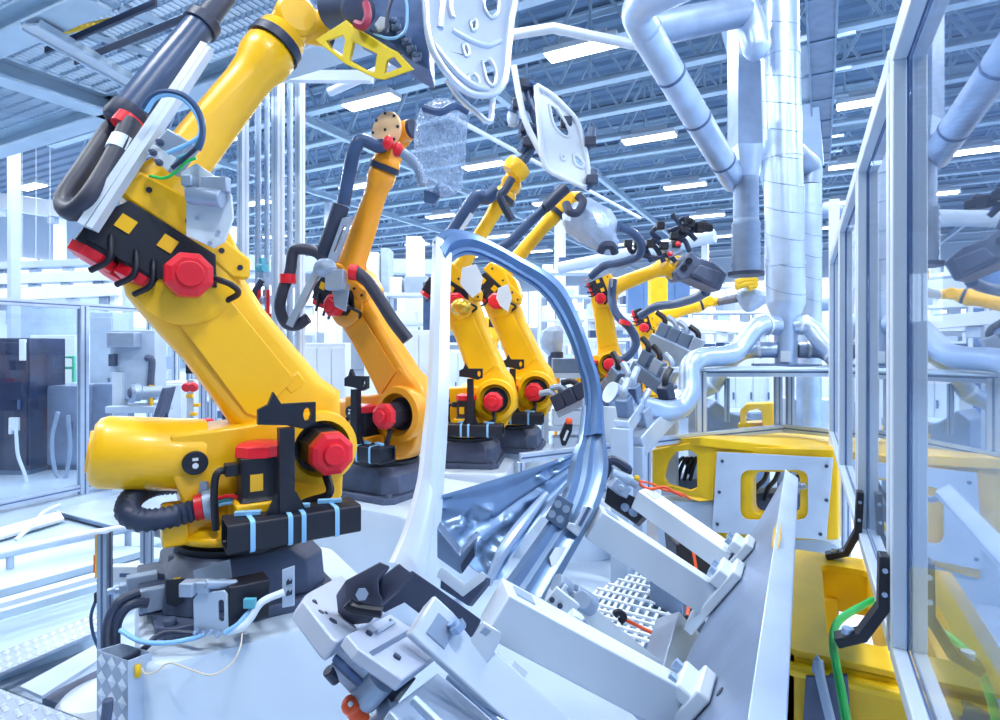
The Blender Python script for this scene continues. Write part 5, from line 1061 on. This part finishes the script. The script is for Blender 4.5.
tb = thing('tail_frame', 'pale folded lower edge hanging below the large grey door panel', 'car panel', W(490, 125, 3.1))
q = MB(); q.tube([W(447, 80, 3.0), W(460, 98, 3.02), (W(476, 112, 3.04)), W(489, 122, 3.06), W(492, 108, 3.1), W(494, 94, 3.1)], .016, 8, 5); q.build('edge_strip', PANELM, tb)
# ---- wrapped tool of the orange robot
FILMT = bpy.data.materials.new('clear_film'); FILMT.use_nodes = True
nt_ = FILMT.node_tree; bs = nt_.nodes['Principled BSDF']; bs.inputs['Base Color'].default_value = (.40, .55, .80, 1); bs.inputs['Roughness'].default_value = .25; bs.inputs['Alpha'].default_value = .38
tn_ = nt_.nodes.new('ShaderNodeTexNoise'); tn_.inputs['Scale'].default_value = 6; tn_.inputs['Distortion'].default_value = 2.0; bp_ = nt_.nodes.new('ShaderNodeBump'); bp_.inputs['Strength'].default_value = .9; bp_.inputs['Distance'].default_value = .08
nt_.links.new(tn_.outputs['Fac'], bp_.inputs['Height']); nt_.links.new(bp_.outputs['Normal'], bs.inputs['Normal'])
def bag(name, label, rows, d, m, dz=.6, n=20, wr=.06, seed=1, parts=None):
    """wrapped film bag: rows of (y, x0, x1) outline, round in depth, crumpled"""
    rnd = random.Random(seed); r = thing(name, label, 'tool cover', W((rows[-1][1] + rows[-1][2]) / 2, rows[-1][0], d)); rs = []
    for y, x0, x1 in rows:
        a, b = W(x0, y, d), W(x1, y, d); c = (a + b) / 2; h = (b - a).length / 2; ring_ = []
        for i in range(n):
            t = 2 * math.pi * i / n; k = 1 + wr * rnd.uniform(-1, 1); ring_.append(c + (RT * (h * math.cos(t)) + FW * (h * dz * math.sin(t))) * k + UP * (h * wr * .4 * rnd.uniform(-1, 1)))
        rs.append(ring_)
    q = MB(); q.rings(rs); q.build('film_bag', m, r, smooth=180 if m is FILMT else 28, sub=1 if m is FILMT else 0); return r
bg1 = bag('wrapped_tool', 'bulky tool wrapped in clear film hanging beside the tan cover of the orange robot', [(98, 440, 446), (104, 424, 462), (115, 416, 468), (130, 412, 468), (150, 414, 466), (175, 420, 464), (192, 426, 462), (197, 440, 450)], 4.7, FILMT, .6, wr=.10)
q = MB(); q.tube([W(424, 108, 4.5), W(440, 112, 4.45), W(455, 106, 4.5), W(468, 112, 4.55)], .03, 8, 5); q.build('tie_strap', BLUEH, bg1)
q = MB(); q.prism([W(x, y, 4.7) for x, y in ((424, 190), (432, 192), (438, 182), (440, 196), (434, 204), (424, 202))], FW * .05); q.build('dark_bracket', BLUEH, bg1)
# ---- left robot of the pair: gripper with white door
g3 = thing('robot_gripper', 'dark clamp gripper holding the small white door under the roof', 'gripper', W(532, 150, 6.4))
q = MB(); d3_ = 6.35
q.tube([W(520, 165, d3_), W(530, 150, d3_), W(538, 128, d3_), W(530, 104, d3_), W(526, 86, d3_)], .055, 10, 5); q.build('gripper_spine', BLUEH, g3)
for pts in ([(516, 92), (524, 84), (534, 86), (536, 94)], [(512, 112), (518, 104), (530, 108)], [(520, 138), (526, 128), (540, 130)], [(520, 152), (528, 142), (542, 146)], [(584, 150), (590, 142), (592, 128)], [(586, 188), (592, 180), (594, 170)], [(548, 106), (556, 102), (562, 110)], [(560, 116), (566, 122), (564, 130)]):
    q = MB(); q.tube([W(x, y, d3_ - .05) for x, y in pts], .045, 8, 4); o = q.build('clamp_finger', BLUEH, g3)
    q = MB(); x, y = pts[1]; q.box(W(x, y, d3_ - .1), .12, .1, .1, (RT, FW, UP)); q.build('clamp_cylinder', NAVY, o, .01)
q = MB(); q.sphere(W(513, 118, d3_), .07, 10, (1, 1, 1.6)); q.build('air_filter', PALE, g3)
q = MB(); q.lathe(W(517, 168, 6.3), W(526, 158, 6.3) - W(517, 168, 6.3), [(-.09, .13), (-.03, .15), (.05, .14), (.07, .10)], 20); q.build('yellow_flange', YEL, g3)
panel('door_panel', 'small white pressed door held by the dark clamps under the roof at centre', 'car panel', [(536, 86), (551, 95), (564, 107), (576, 121), (581, 136), (585, 152), (588, 186), (568, 180), (548, 170), (542, 155), (539, 126)],
    [[(549, 104), (556, 108), (562, 117), (569, 130), (568, 137), (561, 134), (553, 123)], [(573, 155), (578, 156), (584, 164), (582, 168), (575, 164)], [(561, 154), (565, 156), (564, 160), (561, 158)]], (6.1, 6.3), 6.2, WHITE)
q = MB(); q.tube([W(514, 66, 6.2), W(519, 95, 6.2), W(525, 120, 6.2), W(534, 140, 6.2), W(544, 158, 6.2)], .035, 8, 5); 
o = q.build('window_rail', WHITE); tag(o, 'slender curved white strip along the left side of the small white door', 'car panel')
# ---- right robot of the pair: wrapped gripper
bg2 = bag('wrapped_tool', 'silver film wrapped gripper with dark straps to the right of the small white door', [(198, 584, 590), (203, 574, 598), (212, 564, 610), (222, 562, 616), (232, 568, 618), (242, 580, 619), (250, 596, 617), (255, 604, 612)], 6.9, FOIL, .6, n=13, wr=.13, seed=4)
q = MB(); q.tube([W(566, 204, 6.7), W(570, 212, 6.6), W(578, 212, 6.6), W(583, 202, 6.65), W(578, 196, 6.7)], .05, 8, 5); q.build('hose_loop', NAVY, bg2)
q = MB(); q.tube([W(600, 252, 6.6), W(604, 246, 6.55), W(612, 246, 6.55), W(615, 253, 6.6)], .05, 8, 5); q.build('cuff', NAVY, bg2)
pipe('supply_hose', 'dark hose sweeping from the silver wrapped gripper down to the right hand robot', 'hose', [W(617, 226, 7.0), W(632, 232, 7.2), (W(641, 244, 7.4)), W(638, 256, 7.6), W(622, 262, 7.8), W(604, 266, 8.0), W(590, 277, 8.1)], .055, BLUEH, 6)
# ================================================================ robots on the right hand side
R5 = make_robot('yellow robot with a level forearm right of the steel door frame', (-3.0, 8.85, PED + .4), 14, -8, 21, .95, fork=False, cb=False, offs=.12, q5=-10, aw=1.0)
R6 = make_robot('farther small yellow robot reaching right below the dark gripper', (-2.75, 11.6, PED), 14, -22, 18, 1.0, fork=False, cb=False, offs=.1, q5=-20)
R7 = make_robot('most distant yellow robot lying level behind the pair in the door frame', (-6.6, 12.2, PED), 200, -18, 6, .95, fork=False, cb=False, offs=.1, q5=10)
def ped_h(R, z):
    global PED
    k = PED; PED = z; pedestal(R, 'white block under the yellow robot with the level forearm', -.5, .5, -.45, .45); PED = k
ped_h(R5, PED + .4)
for R, lab in ( (R6, 'white block under the farther small yellow robot'), (R7, 'white block under the most distant yellow robot')): pedestal(R, lab, -.5, .5, -.45, .45)
r = R5['root']
q = MB(); q.tube([W(613, 280, 8.3), W(612, 300, 8.2), W(618, 316, 8.1), W(630, 328, 8.0), W(636, 342, 8.0), W(630, 354, 8.0), W(620, 362, 8.0), W(612, 378, 7.9)], .06, 10, 5); sh = q.build('supply_hose', BLUEH, r)
for x, y in ((624, 322), (619, 361), (611, 376)):
    q = MB(); p = W(x, y, 7.95); q.lathe(p - UP * .04, UP + RT * .3, [(0, .08), (.06, .08)], 14); q.build('red_collar', RED, sh)
q = MB(); q.bar(W(584, 283, 8.4), W(640, 258, 8.4), .06, .05); q.bar(W(600, 276, 8.4), W(640, 260, 8.4), .03, .03); q.build('cable_carrier', LGREY, r)
gk = thing('robot_gripper', 'large dark boxy welding gripper on the level yellow forearm', 'gripper', W(700, 290, 7.6))
dk = mat('gun_grey', (.10, .13, .22), .45, .3, .2, 8)
q = MB(); q.prism([W(x, y, 7.7) for x, y in ((674, 272), (690, 251), (700, 258), (714, 262), (728, 274), (720, 291), (704, 284), (690, 278), (680, 280))], FW * .45); q.build('main_plate', dk, gk, .02)
q = MB(); q.prism([W(x, y, 7.6) for x, y in ((692, 274), (700, 264), (722, 272), (716, 286))], FW * .2); q.build('side_block', DGREY, gk, .02)
for x, y in ((689, 261), (684, 268)):
    q = MB(); q.cyl(W(x, y, 7.71), W(x, y, 7.66), .045, n=14); q.build('bore', BLACK, gk)
q = MB(); q.cyl(W(667, 270, 8.0), W(676, 264, 7.9), .16, n=18); q.build('yellow_flange', YEL, gk, .01)
for pts in ([(676, 262), (668, 255), (655, 258), (640, 254)], [(664, 250), (676, 240), (690, 232), (700, 226)], [(668, 232), (678, 228), (690, 224)], [(676, 222), (686, 219), (700, 229)], [(680, 238), (688, 222)], [(645, 250), (652, 240), (664, 246)], [(690, 252), (684, 240), (676, 244)], [(696, 240), (690, 234), (684, 230)], [(640, 248), (632, 252), (628, 244)], [(652, 262), (646, 250), (638, 244)], [(660, 240), (652, 232), (660, 226)], [(672, 214), (680, 226), (674, 236)], [(694, 228), (704, 222), (708, 228)], [(664, 262), (656, 248), (650, 244)]):
    q = MB(); q.tube([W(x, y, 7.8) for x, y in pts], .035, 8, 4); o = q.build('clamp_arm', NAVY, gk)
    q = MB(); x, y = pts[-1]; q.box(W(x, y, 7.75), .11, .1, .10, (RT, FW, UP)); q.build('clamp_head', BLACK, o, .012)
for x, y in ((670, 254), (678, 244)):
    q = MB(); q.sphere(W(x, y, 7.7), .04, 8); q.build('red_fitting', RED, gk)
q = MB(); q.prism([W(x, y, 7.75) for x, y in ((662, 246), (676, 240), (684, 252), (670, 258))], FW * .2); q.build('grey_cover', LGREY, gk, .02)
pipe('supply_hose', 'dark hose drooping below the large boxy gripper towards the farther small robot', 'hose', [W(706, 292, 8.2), W(695, 298, 8.6), W(675, 304, 9.2), W(655, 307, 9.6), W(640, 316, 9.8)], .07, BLUEH, 6)
bg3 = bag('wrapped_tool', 'grey film wrapped tool with yellow straps beside the foot of the flexible duct', [(287, 742, 752), (291, 738, 764), (297, 738, 770), (304, 738, 766), (309, 742, 758), (312, 746, 752)], 8.6, FOIL, .6, n=12, wr=.12, seed=7)
q = MB(); q.tube([R6['tip'], W(738, 298, 8.9), W(745, 298, 8.6)], .07, 10, 3); q.build('coupling', NAVY, bg3)
for y in (283, 287):
    q = MB(); q.tube([W(736, y, 8.4), W(746, y - 3, 8.4), W(756, y - 2, 8.4), W(748, y + 1, 8.4)], .05, 8, 4); q.build('yellow_strap', FYEL, bg3)
bg4 = bag('wrapped_tool', 'grey film wrapped head hanging by the right pillar of the steel door frame', [(326, 550, 560), (331, 542, 564), (340, 540, 563), (349, 542, 562), (356, 548, 561), (360, 553, 558)], 9.5, FOIL, .6, n=12, wr=.12, seed=9)
q = MB(); q.cyl(W(556, 360, 9.5), W(556, 352, 9.5), .12, n=14); q.build('dark_nozzle', NAVY, bg4); q = MB(); q.cyl(V((*W(557, 384, 9.5).xy, 0)), W(557, 360, 9.5), .05, n=10); q.build('orange_stem', ORA, bg4)
# far fixtures: diagonal clamp stands right of the door
def stand(label, a, b, w, h, n, m=LGREY, seed=1):
    rnd = random.Random(seed); r = thing('clamp_stand', label, 'fixture', b); d, sd, u = frame_of(b - a)
    q = MB(); q.bar(a, b, w, h); q.build('tube', m, r, .01)
    for i in range(n):
        p = a.lerp(b, (i + .5) / n) + u * (h / 2); q = MB(); q.box(p + u * .08, .14, .12, .18, (d, sd, u)); o = q.build('clamp_block', rnd.choice((DSTEEL, LGREY, NAVY)), r, .012)
        q = MB(); q.tube([p + u * .1, p + u * .22 - d * .05, p + u * .26 - d * .18], .035, 8, 4); q.build('clamp_lever', rnd.choice((BLACK, LGREY)), o)
    q = MB(); q.box(V((b.x, b.y, b.z / 2 - .0)), .16, .16, max(.1, b.z)); q.build('leg', PALE, r); return r
stand('pale clamp stand sloping down right, with a dark cylinder, under the level yellow forearm', W(636, 366, 7.0), W(670, 392, 6.6), .2, .16, 3, DSTEEL, 1)
stand('long pale box beam with clamps behind the bent branch pipe', W(652, 342, 7.6), W(696, 362, 7.3), .4, .24, 4, LGREY, 2)
stand('grey sloping clamp beam at the right side of the door pillar', W(606, 382, 6.2), W(636, 416, 5.8), .12, .12, 3, DSTEEL, 3)
stand('bright square box beam in front of the bent branch pipe', W(640, 402, 5.6), W(622, 428, 5.2), .14, .14, 2, ALU, 4)
stand('grey rail with dark clamps left of the bent branch pipe', W(558, 414, 6.6), W(592, 398, 6.4), .08, .08, 3, LGREY, 5)
stand('pale sloping rail just above the yellow turntable frame', W(680, 398, 6.0), W(636, 446, 5.4), .16, .2, 2, ALU, 6)
ec = thing('hand_tool', 'black tool with an orange top standing by the inside of the right door pillar', 'tool', W(565, 446, 6.2))
q = MB(); q.prism([W(x, y, 6.2) for x, y in ((562, 446), (560, 436), (566, 422), (573, 424), (572, 432), (566, 446))], FW * .08); q.build('body', BLACK, ec, .01)
q = MB(); q.sphere(W(569, 421, 6.2), .04, 10); q.build('orange_top', ORED, ec)
q = MB(); q.prism([W(x, y, 6.19) for x, y in ((563, 440), (567, 430), (569, 431), (565, 441))], FW * .02); q.build('white_label', WHITE, ec)
# ================================================================ background of the hall
def floorpt(px, d): p = W(px, 345, d); return V((p.x, p.y, 0))
def cab(label, px0, px1, ytop, d, m=WHITE, depth=.6, doors=2, cat='cabinet', name='control_cabinet', extra=None, z0=0.0):
    a, b = floorpt(px0, d), floorpt(px1, d); w = (b - a).length; h = W(px0, ytop, d).z - z0; c = (a + b) / 2 + FW * depth / 2
    r = thing(name, label, cat, V((c.x, c.y, z0)))
    q = MB(); q.box(V((c.x, c.y, z0 + h / 2 + .04)), w, depth, h - .08, (RT, FW, UP)); q.build('body', m, r, .01)
    q = MB(); q.box(V((c.x, c.y, z0 + .04)), w * .94, depth * .94, .08, (RT, FW, UP)); q.build('plinth', DSTEEL, r)
    for i in range(doors):
        dw = w / doors; q = MB(); p = V((a.x, a.y, z0 + h / 2 + .04)) + RT * (dw * (i + .5)) - FW * .012; q.box(p, dw * .94, .024, h * .9, (RT, FW, UP)); dr = q.build('door', m, r, .006)
        q = MB(); q.box(p + RT * (dw * .38) - FW * .03, .03, .03, .16, (RT, FW, UP)); q.build('handle', SLOT, dr)
    return r, a, b, h
def rack(label, px0, px1, ytop, d, levels, m=ALUW, depth=.8, fill=True, seed=0, name='storage_rack', cat='rack'):
    rnd = random.Random(seed); a, b = floorpt(px0, d), floorpt(px1, d); w = (b - a).length; h = W(px0, ytop, d).z; r = thing(name, label, cat, (a + b) / 2 + FW * depth / 2)
    for i in (0, 1):
        for j in (0, 1):
            q = MB(); p = a + RT * (w * i) + FW * (depth * j); q.box(p + UP * h / 2, .07, .07, h, (RT, FW, UP)); q.build('upright', m, r)
    for k in range(levels):
        z = h * (k + 1) / levels - .05; q = MB(); c = (a + b) / 2 + FW * depth / 2 + UP * z; q.box(c, w, depth, .07, (RT, FW, UP)); sh = q.build('shelf', m, r)
        if fill:
            x = .1
            while x < w - .4:
                bw, bh = rnd.uniform(.25, .6), rnd.uniform(.15, h / levels * .65); mm = rnd.choice((WHITE, PALE, LGREY, DSTEEL, WHITE, BEAMM, BLUEH))
                q = MB(); q.box(a + RT * (x + bw / 2) + FW * depth * .4 + UP * (z + .035 + bh / 2), bw, depth * .6, bh, (RT, FW, UP)); q.build('mounted_unit', mm, sh, .01); x += bw + rnd.uniform(.05, .5)
    return r
def gantry(label, pts, w, h, m, z_leg=True, name='overhead_conveyor', cat='conveyor', hang=None):
    r = thing(name, label, cat, pts[0]); 
    for a, b in zip(pts, pts[1:]):
        q = MB(); q.bar(a, b, w, h); q.build('beam', m, r, .01)
        for i in range(6):
            p = a.lerp(b, (i + .5) / 6); q = MB(); q.box(p - UP * (h / 2 + .12), .25, .2, .22, (RT, FW, UP)); q.build('carrier', (PALE, WHITE, LGREY)[i % 3], r, .02)
    if z_leg:
        for p in (pts[0].lerp(pts[1], .04), pts[-1].lerp(pts[-2], .04)):
            q = MB(); q.box(V((p.x, p.y, p.z / 2)), .14, .14, p.z, (RT, FW, UP)); q.build('leg', m, r)
    return r
# ---- left guard fence with dark machines behind
lf = thing('guard_fence', 'aluminium guard fence with clear panes at the left edge behind the ribbed walkway', 'fence', on_z(83, 494, 0))
A_, M_, B_ = on_z(-80, 530, 0), on_z(83, 494, 0), on_z(190, 470, 0)
hf = W(83, 306, pix(M_)[2]).z
for p, w in ((A_, .08), (M_, .11), (B_, .09)): profile_part(lf, 'post', p, p + UP * hf, w, w, (B_ - A_).normalized())
for z in (.1, hf): profile_part(lf, 'rail', A_ + UP * z, B_ + UP * z, .09, .09)
for a, b in ((A_, M_), (M_, B_)):
    q = MB(); q.prism([a + UP * .15, b + UP * .15, b + UP * (hf - .05), a + UP * (hf - .05)], FW * .006); q.build('pane', PANE, lf)
navc = cab('dark navy machine cabinet behind the left guard fence at the picture edge', -45, 30, 338, 9.8, DPANEL, .8, 1)
cab('blue grey low machine housing behind the guard fence, right of the dark navy cabinet', 34, 78, 386, 10.2, mat('machine_slate', (.20, .26, .40), .4, .1, .25, 2), .8, 1, 'machine', 'machine_housing')
cab('slate low cabinet seen between the fence post and the white test stand', 89, 114, 384, 10.6, MATS['machine_slate'], .6, 1)
cab('tall pale cabinet above the slate one, right of the left fence post', 90, 113, 312, 11.6, PALE, .5, 1)
cab('white cabinet at left between the navy cabinet and the fence post, far back', 30, 76, 335, 13.0, WHITE, .6, 3)
pipe('bundle_hose', 'looped pale hose hanging inside the left guard fence', 'hose', [W(58, 412, 9.6), W(52, 440, 9.6), W(55, 470, 9.6), W(64, 480, 9.6), W(70, 450, 9.6), W(68, 415, 9.6)], .03, LGREY, 6)
pipe('bundle_hose', 'thin white cable drooping from a socket in front of the dark navy cabinet', 'cable', [W(16, 430, 9.3), W(18, 455, 9.3), W(25, 475, 9.3), W(30, 500, 9.3)], .025, WHITE, 6)
q = MB(); q.box(W(15, 424, 9.77), .16, .08, .22, (RT, FW, UP)); q.box(W(11, 430, 9.75), .05, .06, .14, (RT, FW, UP)); q.build('socket_box', WHITE, navc[0], .01)
q = MB(); q.box(W(23, 350, 9.77), .10, .05, .36, (RT, FW, UP)); q.build('handle_plate', WHITE, navc[0], .01)
fr = thing('trolley_frame', 'green and teal tube frame seen over the blue grey machine housing', 'frame', W(62, 384, 10.6))
q = MB(); q.tube([W(48, 382, 10.7), W(48, 357, 10.7), W(74, 357, 10.7), W(74, 382, 10.7)], .035, 8, 1); q.bar(W(48, 368, 10.7), W(74, 368, 10.7), .05, .05); q.build('green_tubes', mat('mint_green', (.12, .62, .38), .5), fr)
q = MB(); q.bar(W(45, 384, 10.65), W(45, 357, 10.65), .08, .08, FW); q.build('teal_post', mat('aqua', (.10, .50, .75), .5), fr)
# test stand
ts = thing('test_stand', 'pale test stand with grey top box and round motor behind the counterbalance cylinder', 'machine', floorpt(130, 8.6)); d = 8.6
q = MB(); q.box(W(128, 340, d), .40, .35, .22, (RT, FW, UP)); q.build('top_box', LGREY, ts, .01)
q = MB(); q.prism([W(x, y, d) for x, y in ((110, 330), (155, 330), (155, 400), (122, 400), (122, 372), (110, 372))], FW * .3); q.build('back_panel', PALE, ts, .01)
q = MB(); q.box(V((*W(120, 400, d).xy, .9)), .14, .14, 1.8, (RT, FW, UP)); q.build('leg', ALUW, ts)
q = MB(); q.box(W(140, 408, d), .7, .5, .10, (RT, FW, UP)); q.build('shelf', PALE, ts, .01)
q = MB(); q.lathe(W(130, 393, d - .3), FW + RT * .9, [(0, .10), (.04, .13), (.12, .13), (.14, .09), (.4, .085)], 20); q.build('motor', LGREY, ts, .004)
q = MB(); q.lathe(W(130, 393, d - .31), FW + RT * .9, [(-.02, .06), (.01, .075)], 16); q.build('motor_hub', DGREY, ts)
q = MB(); q.box(W(113, 360, d - .05), .08, .1, .18, (RT, FW, UP)); q.build('side_knob', DGREY, ts, .01); q = MB(); q.tube([W(146, 358, d), W(152, 360, d), W(151, 380, d), W(150, 395, d)], .05, 8, 4); q.build('arm', DGREY, ts, .01)
q = MB(); q.cyl(W(151, 385, d - .1), W(151, 412, d - .1), .03, n=10); q.build('yellow_strip', YEL, ts)
mo = thing('desk_monitor', 'dark tilted screen on a white desk behind the counterbalance cylinder', 'monitor', W(158, 425, 8.0))
q = MB(); q.prism([W(x, y, 8.0) for x, y in ((152, 419), (162, 388), (166, 388), (157, 420))], FW * .35 - RT * .05); q.build('screen', DGREY, mo, .01); q = MB(); q.bar(W(160, 405, 8.2), W(168, 425, 8.3), .06, .06); q.build('stand', NAVY, mo)
cab('white desk console behind the dark tilted screen', 160, 183, 382, 9.5, WHITE, .5, 1, 'desk', 'desk_console')
op = thing('operator_panel', 'slim operator panel with black display and red stop buttons left of the upper arm', 'panel', floorpt(192, 8.4)); d = 8.4
q = MB(); q.box(V((*W(192, 400, d).xy, .85)), .10, .10, 1.7, (RT, FW, UP)); q.build('post', ALUW, op)
q = MB(); q.box(W(192, 368, d - .1), .16, .06, .16, (RT, FW, UP)); q.build('display', BLACK, op, .01)
q = MB(); q.box(W(192, 363, d - .1), .16, .05, .04, (RT, FW, UP)); q.build('yellow_strip', YEL, op)
for x in (188.5, 195):
    q = MB(); q.lathe(W(x, 386, d - .1), -FW - UP * .3, [(0, .05), (.04, .07), (.08, .06)], 14); q.build('stop_button', RED, op)
for x, y in ((190, 396), (197, 405), (194, 414)):
    q = MB(); q.box(W(x, y, d - .1), .09, .06, .05, (RT, FW, UP)); q.build('yellow_light', YEL, op, .01)
q = MB(); q.lathe(W(207, 428, 7.9), UP, [(0, .12), (.05, .13), (.06, .09), (.12, .08), (.13, .03)], 18); p_ = W(207, 428, 7.9); q.cyl(V((p_.x, p_.y, 0)), p_, .05, n=10); tag(q.build('red_cap', RED), 'red button cap showing over the top edge of the counterbalance cylinder', 'button')
pk = W(222, 405, 8.2)
q = MB(); q.tube([W(214, 398, 8.2), W(226, 398, 8.2), W(227, 412, 8.2), W(225, 440, 8.2), V((*W(225, 440, 8.2).xy, 0))], .06, 10, 3); tag(q.build('black_pipe_bend', NAVY), 'black bent pipe behind the lower end of the upper arm', 'pipe')
# poles between machine and robot
for px, d, lab, m in ((150, 10.5, 'pale post right behind the round motor of the test stand', ALUW), (176, 10, 'white post behind the white desk console', WHITE), (203, 9.2, 'twin slotted post right of the operator panel', ALU), (213, 9.2, 'slotted post next to the upper arm, right of the operator panel', ALU)):
    q = MB(); p = floorpt(px, d); s_ = MB(); r = thing('guard_post', lab, 'post', p); profile_bar(q, s_, p, p + UP * 3.0, .09, .09, FW); q.build('shaft', m, r); s_.build('slot', SLOT, r)
# ---- overhead structures, left background
gantry('lowest of the three white conveyor beams crossing the left background', [W(-80, 300, 15), W(122, 290, 15.5)], .5, .32, WHITE)
gantry('middle of the three white conveyor beams crossing the left background', [W(-80, 283, 15.6), W(115, 276, 16)], .5, .28, ALUW)
gantry('topmost of the three pale conveyor beams crossing the left background', [W(-80, 270, 17), W(118, 262, 17)], .5, .2, PALE)
gantry('far white beam behind the hose loop of the nearest robot', [W(-80, 190, 19), W(240, 236, 19)], .6, .5, WHITE, False)
gantry('pale blue service gantry behind the pole cluster', [W(180, 262, 18), W(440, 268, 21)], .6, .5, PALE)
gantry('white gantry beam behind the hose loop of the orange robot', [W(190, 300, 14), W(345, 302, 15)], .4, .25, WHITE)
dm = thing('round_tank', 'pale round tank top behind the red capped motors of the nearest robot', 'tank', floorpt(58, 20)); q = MB(); p = floorpt(58, 20); q.lathe(p, UP, [(0, 1.1), (3.2, 1.1), (3.6, 1.2), (3.9, 1.25), (4.1, .9), (4.15, .2)], 32); q.build('shell', PALE, dm); 
q = MB(); q.lathe(p + UP * 4.0, UP, [(0, 1.3), (.08, 1.3)], 32); q.build('rim', LGREY, dm)
# ---- white panels and cabinets behind the orange robot
cab('white tall enclosure panel behind the base of the orange robot', 303, 346, 343, 9.0, WHITE, .3, 3, 'enclosure', 'machine_enclosure')
cab('pale grey tall cabinet column behind the forearm of the orange robot', 364, 378, 252, 14, WHITE, .8, 1)
cab('lavender grey side of a tall column right of the pale tall cabinet', 380.5, 389, 248, 14.2, LGREY, .6, 1, 'column', 'machine_column')
cab('tall white column left of the front pillar of the steel door', 406, 421, 236, 15.5, WHITE, .8, 1, 'column', 'machine_column')
cab('broad white machine wall behind the orange robot shoulder', 385, 436, 330, 10.5, WHITE, .5, 3, 'machine', 'machine_wall')
cab('white machine wall seen through the door frame behind the pair of robots', 440, 548, 350, 16.5, WHITE, .6, 6, 'machine', 'machine_wall')
rack('pale open rack with small units behind the upper arm of the orange robot', 385, 440, 292, 13.5, 5, ALUW, .8, True, 3)
rack('pale rack of small units seen through the top of the door frame', 440, 500, 290, 17, 5, ALUW, .8, True, 5)
rack('pale tall rack behind the right pillar of the door frame', 540, 600, 270, 18, 6, ALUW, .8, True, 8)
rack('crowded equipment rack inside the right door pillar behind the black tool', 546, 592, 372, 8.0, 5, ALU, .4, True, 11, 'equipment_rack')
rack('white rack with small grey units behind the level armed robot', 586, 640, 315, 12.5, 6, WHITE, .8, True, 13)
rack('bright rack beyond the farther small yellow robot', 690, 770, 310, 15, 6, WHITE, 1.0, True, 17)
rack('wide white rack far back left of the flexible duct', 600, 735, 285, 24, 6, WHITE, 1.0, True, 19)
rack('white rack behind the pole cluster', 228, 300, 330, 10.5, 5, WHITE, .8, True, 23)
rack('white crowded rack left of the pole cluster', 150, 232, 318, 13, 5, WHITE, .8, True, 29)
cab('white low cabinets behind the branch pipes of the duct manifold', 700, 770, 352, 13, WHITE, .6, 4)
cab('white panelled enclosure behind the right branch pipes', 795, 836, 300, 11.5, WHITE, .6, 2, 'enclosure', 'machine_enclosure')
cab('pale machine cabinet seen through the panes under the duct manifold', 705, 770, 412, 9.0, LGREY, .6, 3)
cab('pale machine cabinet seen through the right pane under the duct manifold', 795, 842, 400, 8.4, PALE, .6, 2)
cab('dark blue window panel behind the level yellow forearm', 628, 690, 276, 17.6, mat('window_blue', (.10, .20, .42), .3, .1, .2, 1), .3, 4, 'panel', 'window_panel')
cab('yellow upright panel under the level yellow forearm', 651, 668, 277, 13.5, FYEL, .3, 1, 'enclosure', 'machine_enclosure')
cab('yellow slim upright post left of the level armed robot', 605, 609, 305, 9.2, FYEL, .15, 1, 'post', 'machine_post')
cab('blue box unit in the far distance left of the front door pillar', 423, 434, 282, 12.6, BLUEH, .5, 1, 'machine', 'machine_unit')
gantry('white low beam with carriers below the flexible duct', [W(585, 316, 14), W(770, 330, 13)], .4, .25, WHITE)
gantry('pale conveyor beam with carriers far behind the large gripper', [W(560, 292, 26), W(800, 296, 26)], .6, .5, WHITE)
for i, (px, d, lab) in enumerate(((560, 20, 'white far column behind the right door pillar'), (770, 18, 'white far column left of the large bright duct'), (330, 22.5, 'white far column right of the pole cluster'), (180, 21, 'white far column left of the upper arm'), (60, 22, 'white far column at left behind the round tank'), (705, 28, 'slim white column far behind the large gripper'))):
    p = floorpt(px, d); q = MB(); q.box(p + UP * 3.85, .3, .3, 7.7); tag(q.build('steel_column', WHITE), lab, 'column')
# hanging wires and lamps at left
for i, px in enumerate((22, 36, 50)):
    q = MB(); q.cyl(V((*W(px, 195, 13).xy, 7.7)), W(px, 260, 13), .007, n=6); tag(q.build('hanging_wire', WIRE), ('left', 'middle', 'right')[i] + ' one of three thin wires hanging left of the hose loop', 'wire')
